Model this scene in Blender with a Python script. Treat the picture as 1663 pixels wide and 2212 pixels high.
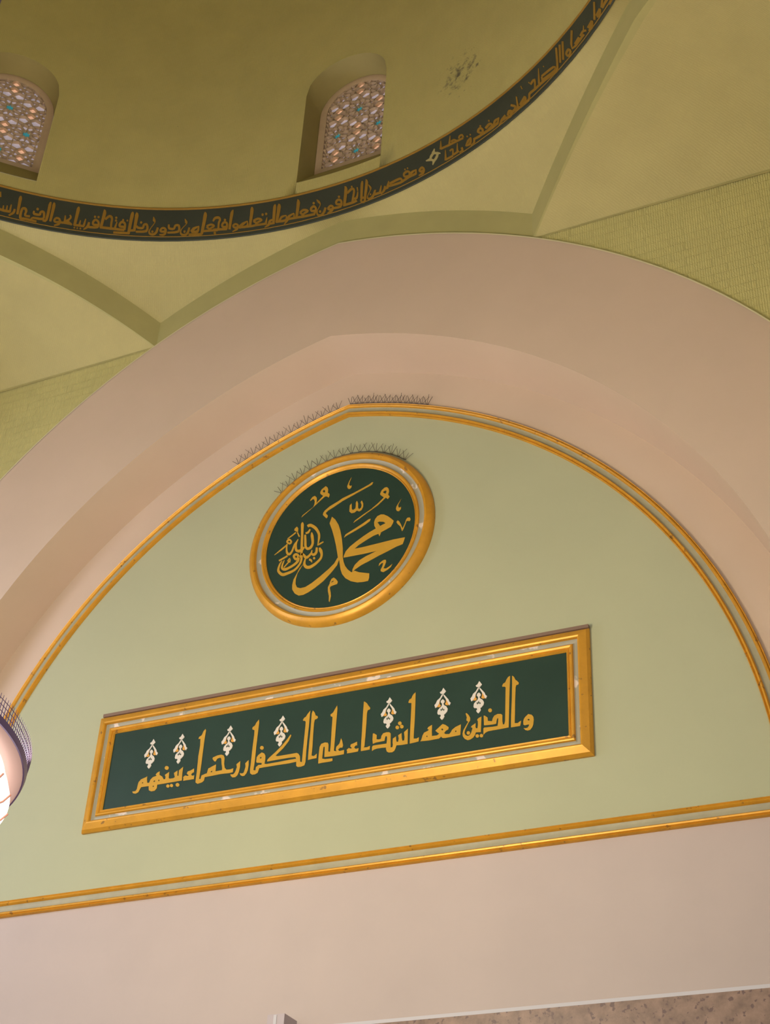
import bpy, bmesh, math, random, json
from mathutils import Vector, Matrix
from mathutils.geometry import tessellate_polygon
from math import sin, cos, pi, sqrt, acos, atan2, radians
for _o in list(bpy.data.objects): bpy.data.objects.remove(_o)
SC = bpy.context.scene; COL = SC.collection
R_ = random.Random(7)

# ------------------------------------------------------------------ camera
cam = bpy.data.cameras.new('camera'); camo = bpy.data.objects.new('camera', cam); COL.objects.link(camo)
cr = Vector((0.9097574104771915, 0.41257858181814167, 0.0460474527717446))
cu = Vector((0.20593575097836098, -0.5448227483639183, 0.8128706166015383))
cw = Vector((-0.36046070597336066, 0.7300322504452236, 0.5806212128049308))
M = Matrix((cr, cu, -cw)).transposed().to_4x4(); M.translation = Vector((6.45859522, -12.0, 1.58700949))
camo.matrix_world = M
cam.sensor_fit = 'HORIZONTAL'; cam.sensor_width = 36.0; cam.lens = 36.0 * 3233.599 / 1663.0
cam.clip_start = 0.05; cam.clip_end = 200
SC.camera = camo
# ------------------------------------------------------------------ light, world, exposure
SC.view_settings.view_transform = 'Standard'; SC.view_settings.look = 'None'
SC.view_settings.gamma = 1.0; SC.view_settings.exposure = 0.0; SC.view_settings.use_curve_mapping = False
W = bpy.data.worlds.new('world'); SC.world = W; W.use_nodes = True
W.node_tree.nodes['Background'].inputs[0].default_value = (0.94, 0.93, 0.95, 1)
W.node_tree.nodes['Background'].inputs[1].default_value = 0.66
YC, RD, AP, HB = -6.63, 5.85, 6.03, 2.50      # dome centre, drum radius, octagon apothem, half side
def lamp(name, loc, power, color, size):
    l = bpy.data.lights.new(name, 'POINT'); l.energy = power; l.color = color; l.shadow_soft_size = size
    o = bpy.data.objects.new(name, l); COL.objects.link(o); o.location = loc; return o
lamp('chandelier_light', (0, YC, 6.05), 1230, (1.0, 0.88, 0.68), 0.9)        # the candle lamps on the ring
lamp('chandelier_light', (0, YC, 4.30), 50, (0.9, 0.95, 1.0), 0.7)         # the bowl below it
lamp('hall_light', (3.0, -15.5, 5.5), 820, (1.0, 0.86, 0.66), 0.9)           # chandelier of the next bay behind the camera
lamp('left_cool_fill', (-6.7, -4.4, 8.6), 640, (0.70, 0.74, 1.0), 0.8)          # unseen cool fill, added to whiten the left side like lens glare

# ------------------------------------------------------------------ helpers
def tag(o, label=None, cat=None, group=None, kind=None):
    if label: o['label'] = label
    if cat: o['category'] = cat
    if group: o['group'] = group
    if kind: o['kind'] = kind
    return o
def empty(name, loc=(0, 0, 0), rot=0):
    o = bpy.data.objects.new(name, None); COL.objects.link(o); o.location = loc; o.rotation_euler = (0, 0, rot); return o
class MB:
    def __init__(s): s.v = []; s.f = []; s.m = []; s.uv = []; s.hasuv = False
    def face(s, pts, uv=None, m=0):
        b = len(s.v); s.v += [tuple(p) for p in pts]; s.f.append(tuple(range(b, b + len(pts)))); s.m.append(m)
        if uv: s.hasuv = True
        s.uv.append(uv or [(0, 0)] * len(pts))
    def grid(s, rows, uvs=None, m=0, close=False):
        n = len(rows[0]); b = len(s.v)
        for r in rows: s.v += [tuple(p) for p in r]
        for i in range(len(rows) - 1):
            for j in range(n if close else n - 1):
                k = (j + 1) % n
                s.f.append((b + i * n + j, b + i * n + k, b + (i + 1) * n + k, b + (i + 1) * n + j)); s.m.append(m)
                if uvs:
                    s.hasuv = True; s.uv.append([uvs[i][j], uvs[i][k], uvs[i + 1][k], uvs[i + 1][j]])
                else: s.uv.append([(0, 0)] * 4)
    def box(s, x0, x1, y0, y1, z0, z1, m=0):
        p = [(x, y, z) for z in (z0, z1) for y in (y0, y1) for x in (x0, x1)]
        b = len(s.v); s.v += p
        for q in ((0, 2, 3, 1), (4, 5, 7, 6), (0, 1, 5, 4), (2, 6, 7, 3), (0, 4, 6, 2), (1, 3, 7, 5)):
            s.f.append(tuple(b + i for i in q)); s.m.append(m); s.uv.append([(0, 0)] * 4)
    def tube(s, pts, r, n=6, m=0, close=False):
        rings = []
        N = len(pts)
        for i, p in enumerate(pts):
            p = Vector(p)
            a = Vector(pts[(i - 1) % N] if (close or i > 0) else pts[i]); c = Vector(pts[(i + 1) % N] if (close or i < N - 1) else pts[i])
            d = (c - a).normalized(); u = d.cross(Vector((0, 0, 1)))
            if u.length < 1e-3: u = d.cross(Vector((1, 0, 0)))
            u.normalize(); w = d.cross(u); rr = r[i] if isinstance(r, (list, tuple)) else r
            rings.append([p + (u * cos(2 * pi * k / n) + w * sin(2 * pi * k / n)) * rr for k in range(n)])
        if close: rings.append(rings[0])
        s.grid(rings, m=m, close=True)
        if not close: s.face(list(reversed(rings[0])), m=m); s.face(rings[-1], m=m)
    def lathe(s, prof, n=96, c=(0, 0), m=0, a0=0.0, a1=2 * pi):
        full = abs(a1 - a0 - 2 * pi) < 1e-6; k = n if full else n + 1
        rows = [[(c[0] + r * sin(a0 + (a1 - a0) * j / n), c[1] + r * cos(a0 + (a1 - a0) * j / n), z) for j in range(k)] for r, z in prof]
        uvs = [[((a0 + (a1 - a0) * j / n) * 5.85, z) for j in range(k + (1 if full else 0))] for r, z in prof]
        if full:
            for q in rows: q.append(q[0])
        s.grid(rows, uvs, m=m)
    def build(s, name, mats, parent=None, smooth=False, merge=False, recalc=True):
        me = bpy.data.meshes.new(name); me.from_pydata(s.v, [], s.f)
        if not isinstance(mats, (list, tuple)): mats = [mats]
        for x in mats: me.materials.append(x)
        me.polygons.foreach_set('material_index', s.m)
        if s.hasuv:
            ul = me.uv_layers.new(name='UVMap'); flat = []
            for q in s.uv:
                for t in q: flat += [t[0], t[1]]
            ul.data.foreach_set('uv', flat)
        bm = bmesh.new(); bm.from_mesh(me)
        if merge: bmesh.ops.remove_doubles(bm, verts=bm.verts, dist=1e-4)
        if recalc: bmesh.ops.recalc_face_normals(bm, faces=bm.faces)
        bm.to_mesh(me); bm.free()
        if smooth:
            me.polygons.foreach_set('use_smooth', [True] * len(me.polygons))
            try: me.set_sharp_from_angle(angle=radians(35))
            except Exception: pass
        me.update()
        o = bpy.data.objects.new(name, me); COL.objects.link(o)
        if parent: o.parent = parent
        return o
def copy_tree(o, parent=None):
    c = o.copy(); COL.objects.link(c)
    if parent: c.parent = parent
    for ch in o.children: copy_tree(ch, c)
    return c
# arch profile of two arcs meeting in a point: right arc centred (-a, z) with radius r
def arch_pts(a, z, r, n=40, foot=None):
    t1 = acos(a / r); right = [(-a + r * cos(t1 * i / n), z + r * sin(t1 * i / n)) for i in range(n + 1)]
    if foot is not None: right = [(r - a, foot)] + right
    return [(-x, y) for x, y in right] + right[::-1][1:]
def arch_z(x, a, z, r):
    d = r * r - (abs(x) + a) ** 2
    return z + sqrt(d) if d > 0 else z
ZO = 0.6
GO, GI = (1.196, 6.490 + ZO, 5.828), (1.196, 6.490 + ZO, 5.662)
SB, SF, PK = (1.38, 6.24 + ZO, 6.59), (1.30, 6.49 + ZO, 6.42), (1.26, 6.58 + ZO, 7.83)
ZL = arch_z(HB, *PK)                      # springing of the octagon, the ledge height
YF = YC + AP                              # plane of the brick face, -0.60
YP = YF - 0.02                            # plane of the pink arch band

# ------------------------------------------------------------------ materials
def mat(name, color, rough=0.7, metal=0.0, spec=0.3, noise=0.0, nscale=3.0, bump=None, emit=None, estr=0.0, dirt=None):
    m = bpy.data.materials.new(name); m.use_nodes = True; nt = m.node_tree; b = nt.nodes['Principled BSDF']
    b.inputs['Roughness'].default_value = rough; b.inputs['Metallic'].default_value = metal
    b.inputs['Specular IOR Level'].default_value = spec
    col = None
    if noise:
        tc = nt.nodes.new('ShaderNodeTexCoord'); nz = nt.nodes.new('ShaderNodeTexNoise'); nz.inputs['Scale'].default_value = nscale
        nz.inputs['Detail'].default_value = 5; nz.inputs['Roughness'].default_value = 0.6
        nt.links.new(tc.outputs['Object'], nz.inputs['Vector'])
        mr = nt.nodes.new('ShaderNodeMapRange'); mr.inputs[1].default_value = 0.3; mr.inputs[2].default_value = 0.7
        mr.inputs[3].default_value = 1 - noise; mr.inputs[4].default_value = 1 + noise; nt.links.new(nz.outputs['Fac'], mr.inputs[0])
        mx = nt.nodes.new('ShaderNodeMix'); mx.data_type = 'RGBA'; mx.blend_type = 'MULTIPLY'; mx.inputs[0].default_value = 1
        mx.inputs[6].default_value = (*color, 1); nt.links.new(mr.outputs[0], mx.inputs[7]); col = mx.outputs[2]
    if dirt:        # (colour, scale, threshold): worn flecks with a shape of their own
        tc = nt.nodes.new('ShaderNodeTexCoord'); nz = nt.nodes.new('ShaderNodeTexNoise'); nz.inputs['Scale'].default_value = dirt[1]; nz.inputs['Detail'].default_value = 3
        nt.links.new(tc.outputs['Object'], nz.inputs['Vector'])
        mr = nt.nodes.new('ShaderNodeMapRange'); mr.inputs[1].default_value = dirt[2]; mr.inputs[2].default_value = dirt[2] + .04; nt.links.new(nz.outputs['Fac'], mr.inputs[0])
        mx = nt.nodes.new('ShaderNodeMix'); mx.data_type = 'RGBA'; nt.links.new(mr.outputs[0], mx.inputs[0])
        if col: nt.links.new(col, mx.inputs[6])
        else: mx.inputs[6].default_value = (*color, 1)
        mx.inputs[7].default_value = (*dirt[0], 1); col = mx.outputs[2]
    if bump:        # brick courses with fine upright scoring, from the mesh's own metric UVs
        uv = nt.nodes.new('ShaderNodeUVMap'); br = nt.nodes.new('ShaderNodeTexBrick')
        br.inputs['Scale'].default_value = 1.0; br.inputs['Brick Width'].default_value = bump[0]; br.inputs['Row Height'].default_value = bump[1]
        br.inputs['Mortar Size'].default_value = 0.004; br.inputs['Mortar Smooth'].default_value = 0.6; br.offset = 0.37
        br.inputs['Color1'].default_value = (0.25, 0.25, 0.25, 1); br.inputs['Color2'].default_value = (1, 1, 1, 1); br.inputs['Mortar'].default_value = (0, 0, 0, 1)
        nt.links.new(uv.outputs['UV'], br.inputs['Vector'])
        wv = nt.nodes.new('ShaderNodeTexWave'); wv.inputs['Scale'].default_value = bump[2]; wv.inputs['Distortion'].default_value = 3.5; wv.inputs['Detail Scale'].default_value = 3
        nt.links.new(uv.outputs['UV'], wv.inputs['Vector'])
        sep = nt.nodes.new('ShaderNodeMath'); sep.operation = 'MULTIPLY'; nt.links.new(br.outputs['Color'], sep.inputs[0]); sep.inputs[1].default_value = 1.0
        ad = nt.nodes.new('ShaderNodeMath'); ad.operation = 'MULTIPLY_ADD'; nt.links.new(wv.outputs['Fac'], ad.inputs[0]); ad.inputs[1].default_value = bump[4]; nt.links.new(sep.outputs[0], ad.inputs[2])
        bp = nt.nodes.new('ShaderNodeBump'); bp.inputs['Strength'].default_value = bump[3]; bp.inputs['Distance'].default_value = 0.018
        nt.links.new(ad.outputs[0], bp.inputs['Height']); nt.links.new(bp.outputs['Normal'], b.inputs['Normal'])
    if col: nt.links.new(col, b.inputs['Base Color'])
    else: b.inputs['Base Color'].default_value = (*color, 1)
    if emit: b.inputs['Emission Color'].default_value = (*emit, 1); b.inputs['Emission Strength'].default_value = estr
    return m
MT = {
 'pink': mat('pink_paint', (0.535, 0.418, 0.310), noise=.04, nscale=.8),
 'cool_lit_pink': mat('lower_wall_cool_light', (0.465, 0.388, 0.340), noise=.04, nscale=.8),  # the wall pink, tinted to imitate cooler light low down
 'cream': mat('cream_edge', (0.60, 0.55, 0.33)),
 'green': mat('pale_green_paint', (0.392, 0.404, 0.252), noise=.03, nscale=.7),
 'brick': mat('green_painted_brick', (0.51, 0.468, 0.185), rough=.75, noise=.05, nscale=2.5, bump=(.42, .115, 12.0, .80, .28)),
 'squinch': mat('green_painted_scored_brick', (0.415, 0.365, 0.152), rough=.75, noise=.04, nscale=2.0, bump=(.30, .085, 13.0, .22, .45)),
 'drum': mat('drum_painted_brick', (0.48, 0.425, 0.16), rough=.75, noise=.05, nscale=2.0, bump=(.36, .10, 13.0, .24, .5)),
 'niche': mat('niche_reveal_shaded', (0.37, 0.32, 0.125), noise=.05, nscale=2.0),  # wall colour darkened for the shade inside the window recesses
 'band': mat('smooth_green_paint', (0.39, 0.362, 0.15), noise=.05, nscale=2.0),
 'gold': mat('gold_leaf', (0.60, 0.295, 0.024), rough=.42, metal=.3, spec=.5, noise=.10, nscale=6, dirt=((.30, .15, .03), 14, .66)),
 'letter': mat('gold_letter_paint', (0.52, 0.29, 0.032), rough=.5, metal=.1, noise=.05, nscale=5),
 'letter_dark': mat('ring_letter_paint', (0.30, 0.165, 0.025), rough=.5, noise=.08, nscale=5),
 'pale': mat('ring_pale_paint', (0.42, 0.36, 0.15)),
 'board': mat('dark_green_board', (0.017, 0.041, 0.027), rough=.5, noise=.08, nscale=2),
 'ringboard': mat('ring_green_board', (0.047, 0.055, 0.042), rough=.55, noise=.10, nscale=2),
 'channel': mat('grey_green_channel', (0.33, 0.31, 0.20), rough=.5, noise=.08, nscale=5),
 'chipped': mat('chipped_grey_channel', (0.34, 0.33, 0.25), rough=.5, dirt=((.66, .58, .50), 5, .60)),
 'brown_cap': mat('brown_top_strip', (0.20, 0.13, 0.09)),  # plain dark brown for the strip along the plaque's top edge
 'white': mat('ornament_white', (0.62, 0.57, 0.48)), 'orange': mat('ornament_orange', (0.62, 0.30, 0.05)),
 'marble': mat('brown_marble', (0.24, 0.16, 0.115), rough=.35, noise=.30, nscale=9, dirt=((.14, .09, .075), 22, .60)),
 'pale_edge': mat('pale_stone_edge', (0.52, 0.50, 0.50)),
 'plaster': mat('window_plaster', (0.52, 0.39, 0.26), noise=.05, nscale=8),
 'glass_clear': mat('milky_blue_glass', (0.58, 0.53, 0.60), rough=.25, spec=.6, emit=(.74, .66, .80), estr=.28, noise=.35, nscale=6),
 'glass_teal': mat('teal_glass', (0.05, 0.38, 0.46), rough=.25, spec=.6, emit=(.05, .45, .58), estr=.22),
 'glass_orange': mat('orange_glass', (0.75, 0.42, 0.22), rough=.25, spec=.6, emit=(1.0, .60, .42), estr=.45),
 'spike': mat('spike_wire', (0.06, 0.04, 0.03), rough=.4, metal=.3),
 'iron': mat('purple_bronze', (0.16, 0.11, 0.22), rough=.35, metal=.4),
 'glow': mat('frosted_lamp_glass', (0.9, 0.8, 0.7), emit=(1.0, .95, .9), estr=1.7),
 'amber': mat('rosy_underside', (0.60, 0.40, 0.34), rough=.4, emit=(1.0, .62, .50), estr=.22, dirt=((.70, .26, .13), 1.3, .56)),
 'lilac': mat('lilac_box', (0.44, 0.38, 0.38)), 'floor': mat('carpet', (0.24, 0.15, 0.12), rough=.95, noise=.15, nscale=4),
}
# dark mildew on the drum above the band, at its own spot on the wall
def add_mildew(m, centre, radius):
    nt = m.node_tree; b = nt.nodes['Principled BSDF']; src = b.inputs['Base Color'].links[0].from_socket
    ge = nt.nodes.new('ShaderNodeNewGeometry'); ds = nt.nodes.new('ShaderNodeVectorMath'); ds.operation = 'DISTANCE'; ds.inputs[1].default_value = centre
    nt.links.new(ge.outputs['Position'], ds.inputs[0])
    mr = nt.nodes.new('ShaderNodeMapRange'); mr.inputs[1].default_value = radius; mr.inputs[2].default_value = radius * .2; mr.inputs[3].default_value = 0; mr.inputs[4].default_value = .24
    nt.links.new(ds.outputs['Value'], mr.inputs[0])
    nz = nt.nodes.new('ShaderNodeTexNoise'); nz.inputs['Scale'].default_value = 9; nz.inputs['Detail'].default_value = 7; nz.inputs['Roughness'].default_value = .7
    nt.links.new(ge.outputs['Position'], nz.inputs['Vector'])
    ad = nt.nodes.new('ShaderNodeMath'); ad.operation = 'ADD'; nt.links.new(nz.outputs['Fac'], ad.inputs[0]); nt.links.new(mr.outputs[0], ad.inputs[1])
    st = nt.nodes.new('ShaderNodeMapRange'); st.inputs[1].default_value = .70; st.inputs[2].default_value = .84; nt.links.new(ad.outputs[0], st.inputs[0])
    mx = nt.nodes.new('ShaderNodeMix'); mx.data_type = 'RGBA'; nt.links.new(st.outputs[0], mx.inputs[0]); nt.links.new(src, mx.inputs[6]); mx.inputs[7].default_value = (.13, .115, .07, 1)
    nt.links.new(mx.outputs[2], b.inputs['Base Color'])

# ------------------------------------------------------------------ the setting: floor and walls
def struct(o): o['kind'] = 'structure'; return o
m = MB(); m.box(-6.7, 7.2, -15.0, .05, -.1, 0); struct(m.build('floor', MT['floor']))
ZM0, ZM1 = ZO + 6.396, ZO + 6.572
m = MB(); m.box(-6.6, 6.6, 0, .3, ZM0 + .05, 15.2); struct(m.build('wall_back', MT['pink']))          # the wall behind the arch
m = MB(); m.box(-6.6, 6.6, 0, .3, ZO + 4.984, ZM0 + .05); struct(m.build('wall_back_lower', MT['cool_lit_pink']))      # below the gilded string course
gm = arch_pts(1.196, GO[1], 5.745, 40, ZM0 + .08)
m = MB(); ys = -.006
cx = [(x, z) for x, z in gm]
n2 = len(cx) // 2
m.grid([[(x, ys, z) for x, z in cx[:n2 + 1]], [(-x, ys, z) for x, z in cx[:n2 + 1]]])
struct(m.build('wall_tympanum', MT['green'], recalc=False))
# marble dado with a pale stone edge on top
m = MB(); m.box(-6.6, 6.6, -.03, .3, 0, ZO + 4.95); struct(m.build('wall_dado', MT['marble']))
m = MB(); m.box(-6.6, 6.6, -.022, .3, ZO + 4.95, ZO + 4.984); struct(m.build('trim_3', MT['pale_edge']))
# soffit of the arch: from the tympanum wall out to the face
nA = 48
b_, f_ = arch_pts(*SB, nA, 0), arch_pts(*SF, nA, 0)
m = MB(); m.grid([[(x, 0.01, z) for x, z in b_], [(x * (1 - t) + x2 * t, YP * t, z * (1 - t) + z2 * t) for (x, z), (x2, z2), t in zip(b_, f_, [1] * len(b_))]])
struct(m.build('wall_arch_soffit', MT['pink'], smooth=True))
# flat pink arch band on the face, with a thin cream edge
def face_band(name):
    i_, o_ = arch_pts(*SF, nA, 0), arch_pts(*PK, nA, 0)
    o_ = [(max(-6.03, min(6.03, x)), z) for x, z in o_]
    m = MB(); m.grid([[(x, YP, z) for x, z in i_], [(x, YP, z) for x, z in o_]])
    oi = [(x * .9985, z - .018) for x, z in o_]
    m.grid([[(x, YP - .008, z) for x, z in oi], [(x, YP - .008, z) for x, z in o_], [(x, YF + .01, z) for x, z in o_]], m=1)
    return struct(m.build(name, [MT['pink'], MT['cream']]))
fb = face_band('wall_arch_front')
# green brick face: spandrels up to the ledge, and the strip that follows the arch between the octagon corners
TOPB = .40
def brick_face(name):
    m = MB(); n = 120; lo, hi, ul, uh = [], [], [], []
    xs = sorted(set([-6.03 + 12.06 * i / n for i in range(n + 1)]))
    for s0, s1 in ((-6.03, -HB), (HB, 6.03)):
        k = 40; a = [s0 + (s1 - s0) * i / k for i in range(k + 1)]
        lo = [(x, YF, arch_z(x, *PK) - .01 if abs(x) + PK[0] < PK[2] else PK[1] - 1) for x in a]; hi = [(x, YF, ZL) for x in a]
        rows = [[(p[0], YF, p[2] * (1 - t) + q[2] * t) for p, q in zip(lo, hi)] for t in (0, 1)]
        m.grid(rows, [[(p[0], p[2]) for p in r] for r in rows])
    return struct(m.build(name, MT['brick']))
bf = brick_face('wall_front')
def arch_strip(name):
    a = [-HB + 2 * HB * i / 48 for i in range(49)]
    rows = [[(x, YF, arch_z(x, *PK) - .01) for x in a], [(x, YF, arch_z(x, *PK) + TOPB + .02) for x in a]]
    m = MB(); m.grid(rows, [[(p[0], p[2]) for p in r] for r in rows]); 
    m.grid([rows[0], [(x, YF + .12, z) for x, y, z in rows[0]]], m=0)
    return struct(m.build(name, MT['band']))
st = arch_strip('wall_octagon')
def spin(o, k, name):
    c = o.copy(); COL.objects.link(c); c.name = name
    th = k * pi / 4; c.matrix_world = Matrix.Translation((0, YC, 0)) @ Matrix.Rotation(th, 4, 'Z') @ Matrix.Translation((0, -YC, 0))
    return c
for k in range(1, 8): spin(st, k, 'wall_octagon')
for k, nm in ((2, 'wall_left'), (4, 'wall_rear'), (6, 'wall_right')):
    spin(bf, k, nm); spin(fb, k, nm + '_arch')
# ledges at the foot of the corner vaults
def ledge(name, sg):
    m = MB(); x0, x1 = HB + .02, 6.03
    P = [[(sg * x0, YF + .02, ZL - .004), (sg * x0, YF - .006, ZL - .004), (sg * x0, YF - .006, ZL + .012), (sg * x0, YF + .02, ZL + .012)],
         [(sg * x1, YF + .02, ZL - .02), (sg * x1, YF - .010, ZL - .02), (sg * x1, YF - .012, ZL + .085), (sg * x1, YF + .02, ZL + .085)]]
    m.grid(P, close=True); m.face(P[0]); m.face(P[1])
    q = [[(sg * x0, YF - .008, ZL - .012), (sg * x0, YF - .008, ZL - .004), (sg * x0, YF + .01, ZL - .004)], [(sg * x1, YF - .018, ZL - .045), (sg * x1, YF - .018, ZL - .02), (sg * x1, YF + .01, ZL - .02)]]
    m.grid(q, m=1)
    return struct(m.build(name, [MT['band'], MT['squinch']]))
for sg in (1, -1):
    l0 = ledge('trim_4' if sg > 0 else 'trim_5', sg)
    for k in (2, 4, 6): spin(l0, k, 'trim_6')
# corner vaults (squinches) behind the diagonal arches
def squinch(name, k):
    th = k * pi / 4; m = MB(); nu, ns = 40, 14; rows, uvs = [], []
    c = Vector((AP * sqrt(2), 0))                      # corner of the square in the rotated frame: (out, along)
    for j in range(ns + 1):
        s = j / ns; row, uv = [], []
        for i in range(nu + 1):
            u = -HB + 2 * HB * i / nu; z0 = arch_z(u, *PK)
            out = AP * (1 - s) + c.x * s; al = u * (1 - s); z = z0 * (1 - s) + ZL * s + .22 * sin(pi * s) * (z0 - ZL) 
            row.append((al, YC + out, z)); uv.append((al, out * 1.05))
        rows.append(row); uvs.append(uv)
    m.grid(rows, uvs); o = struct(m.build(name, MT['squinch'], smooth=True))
    o.matrix_world = Matrix.Translation((0, YC, 0)) @ Matrix.Rotation(-th, 4, 'Z') @ Matrix.Translation((0, -YC, 0)); return o
for k, nm in ((1, 'ceiling_corner_right'), (3, 'ceiling_corner_rear_right'), (5, 'ceiling_corner_rear_left'), (7, 'ceiling_corner_left')): squinch(nm, k)
# pendentives between the eight arches and the round band
ZR0, ZR1 = 14.63 + ZO, 15.20 + ZO
m = MB(); lower, upper, nn = [], [], 24
rows = [[] for _ in range(9)]; uvr = [[] for _ in range(9)]
for k in range(8):
    for i in range(nn):
        f = (-1 + 2 * i / nn); ph = k * pi / 4 + math.atan(HB * f / AP); u = AP * math.tan(ph - k * pi / 4)
        rl = AP / cos(ph - k * pi / 4); zl = arch_z(u, *PK) + TOPB
        for j in range(9):
            t = j / 8; r = rl * (1 - t) + (RD + .015) * t; z = zl * (1 - t) + (ZR0 + .02) * t + .10 * sin(pi * t) * (rl - AP) / .5
            rows[j].append((r * sin(ph), YC + r * cos(ph), z)); uvr[j].append((ph * 6.0, z))
for j in range(9): rows[j].append(rows[j][0]); uvr[j].append((uvr[j][0][0] + 2 * pi * 6.0, uvr[j][0][1]))
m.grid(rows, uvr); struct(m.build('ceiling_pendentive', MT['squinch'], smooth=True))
# drum with two deep window niches, and the dome shell above
WIN = [0.0, -pi / 4]; WH, WS, WZ = .59, 17.13 + ZO, 15.44 + ZO; DEP = .40
ZD = 19.3 + ZO
def wtop(u): return WS + sqrt(max(0, WH * WH - u * u))
m = MB(); az = []; hw = math.asin(WH / RD)
spans = []; cuts = sorted(WIN); prev = -pi
for w in cuts: spans.append((prev, w - hw, None)); spans.append((w - hw, w + hw, w)); prev = w + hw
spans.append((prev, pi, None)); allaz = []
def dp(a, z): return (RD * sin(a), YC + RD * cos(a), z)
for a0, a1, w in spans:
    k = max(4, int((a1 - a0) / .05)) if w is None else 32
    aa = [a0 + (a1 - a0) * i / k for i in range(k + 1)]; allaz += aa[:-1]
    def strip(zl, zh, nz):
        rows = [[dp(a, zl[i] * (1 - t / nz) + zh[i] * t / nz) for i, a in enumerate(aa)] for t in range(nz + 1)]
        m.grid(rows, [[(aa[i] * RD, p[2]) for i, p in enumerate(r)] for r in rows])
    if w is None: strip([ZR1 - .05] * (k + 1), [ZD] * (k + 1), 8)
    else:
        strip([ZR1 - .05] * (k + 1), [WZ] * (k + 1), 1)
        strip([wtop(RD * sin(a - w)) for a in aa], [ZD] * (k + 1), 4)
nd = 24; allaz.append(pi)
rows = [[(RD * cos(t * pi / 2 / nd) * sin(a), YC + RD * cos(t * pi / 2 / nd) * cos(a), ZD + 5.0 * sin(t * pi / 2 / nd)) for a in allaz] for t in range(nd + 1)]
m.grid(rows, [[(a * RD, ZD + t * .36) for a in allaz] for t in range(nd + 1)])
add_mildew(MT['drum'], (1.75, -1.05, 16.80), .62)
struct(m.build('ceiling', MT['drum'], smooth=True, merge=True))
# ------------------------------------------------------------------ windows: niche reveal, plaster frame, girih lattice, coloured glass
def niche_outline(n=28, sill=WZ, h=WH, top=None):
    p = [(-h, sill)] + [(-h * cos(pi * i / n), WS + h * sin(pi * i / n)) for i in range(n + 1)] + [(h, sill)]
    return p
def girih(A):
    """lines (pairs of points), star centres and kite centres of the ten-fold pattern, decagon apothem A"""
    seg, stars, kites = [], [], []
    dx, dz = 2 * A * cos(radians(54)), 2 * A * sin(radians(54))
    for i in range(-4, 5):
        for j in range(-4, 5):
            if (i + j) % 2: continue
            cx, cz = i * dx, j * dz
            stars.append((cx, cz)); kites.append((cx, cz + dz))
            mid = [(cx + A * cos(radians(18 + 36 * k)), cz + A * sin(radians(18 + 36 * k))) for k in range(10)]
            for k in range(10):
                a, b = mid[k], mid[(k + 3) % 10]
                # keep the chord's two outer thirds: they draw the ten petals round the star
                for t0, t1 in ((0, .382), (.618, 1)):
                    seg.append(((a[0] + (b[0] - a[0]) * t0, a[1] + (b[1] - a[1]) * t0), (a[0] + (b[0] - a[0]) * t1, a[1] + (b[1] - a[1]) * t1)))
            rs, ri = A * .36, A * .22
            tip = [(cx + rs * cos(radians(18 + 36 * k)), cz + rs * sin(radians(18 + 36 * k))) for k in range(10)]
            ins = [(cx + ri * cos(radians(36 + 36 * k)), cz + ri * sin(radians(36 + 36 * k))) for k in range(10)]
            for k in range(10):
                seg.append((tip[k], ins[k])); seg.append((ins[k], tip[(k + 1) % 10]))
                w = (cx + A * .62 * cos(radians(18 + 36 * k)), cz + A * .62 * sin(radians(18 + 36 * k)))
                seg.append((tip[k], w))
            # bow-tie between two stars of one column
            bx, bz = cx, cz + dz; kx, kz = A * .34, A * .46
            for s in (1, -1):
                seg += [((bx, bz), (bx + kx, bz + s * kz * .55)), ((bx, bz), (bx - kx, bz + s * kz * .55)), ((bx + kx, bz + s * kz * .55), (bx, bz + s * kz * 1.15)), ((bx - kx, bz + s * kz * .55), (bx, bz + s * kz * 1.15))]
    return seg, stars, kites, dz
def inside(x, z, inset, sill):
    h = WH - inset
    if z < sill or abs(x) > h: return False
    return z <= WS or x * x + (z - WS) ** 2 <= h * h
def bar(m, a, b, w, y0, y1):
    d = Vector((b[0] - a[0], b[1] - a[1]))
    if d.length < 1e-5: return
    d.normalize(); n = Vector((-d.y, d.x)) * w / 2; a = Vector(a) - d * w * .3; b = Vector(b) + d * w * .3
    q = [a - n, b - n, b + n, a + n]
    f = [(p.x, y0, p.y) for p in q]; k = [(p.x, y1, p.y) for p in q]
    m.face(f)
    for i in range(4): m.face([f[i], f[(i + 1) % 4], k[(i + 1) % 4], k[i]])
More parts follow.
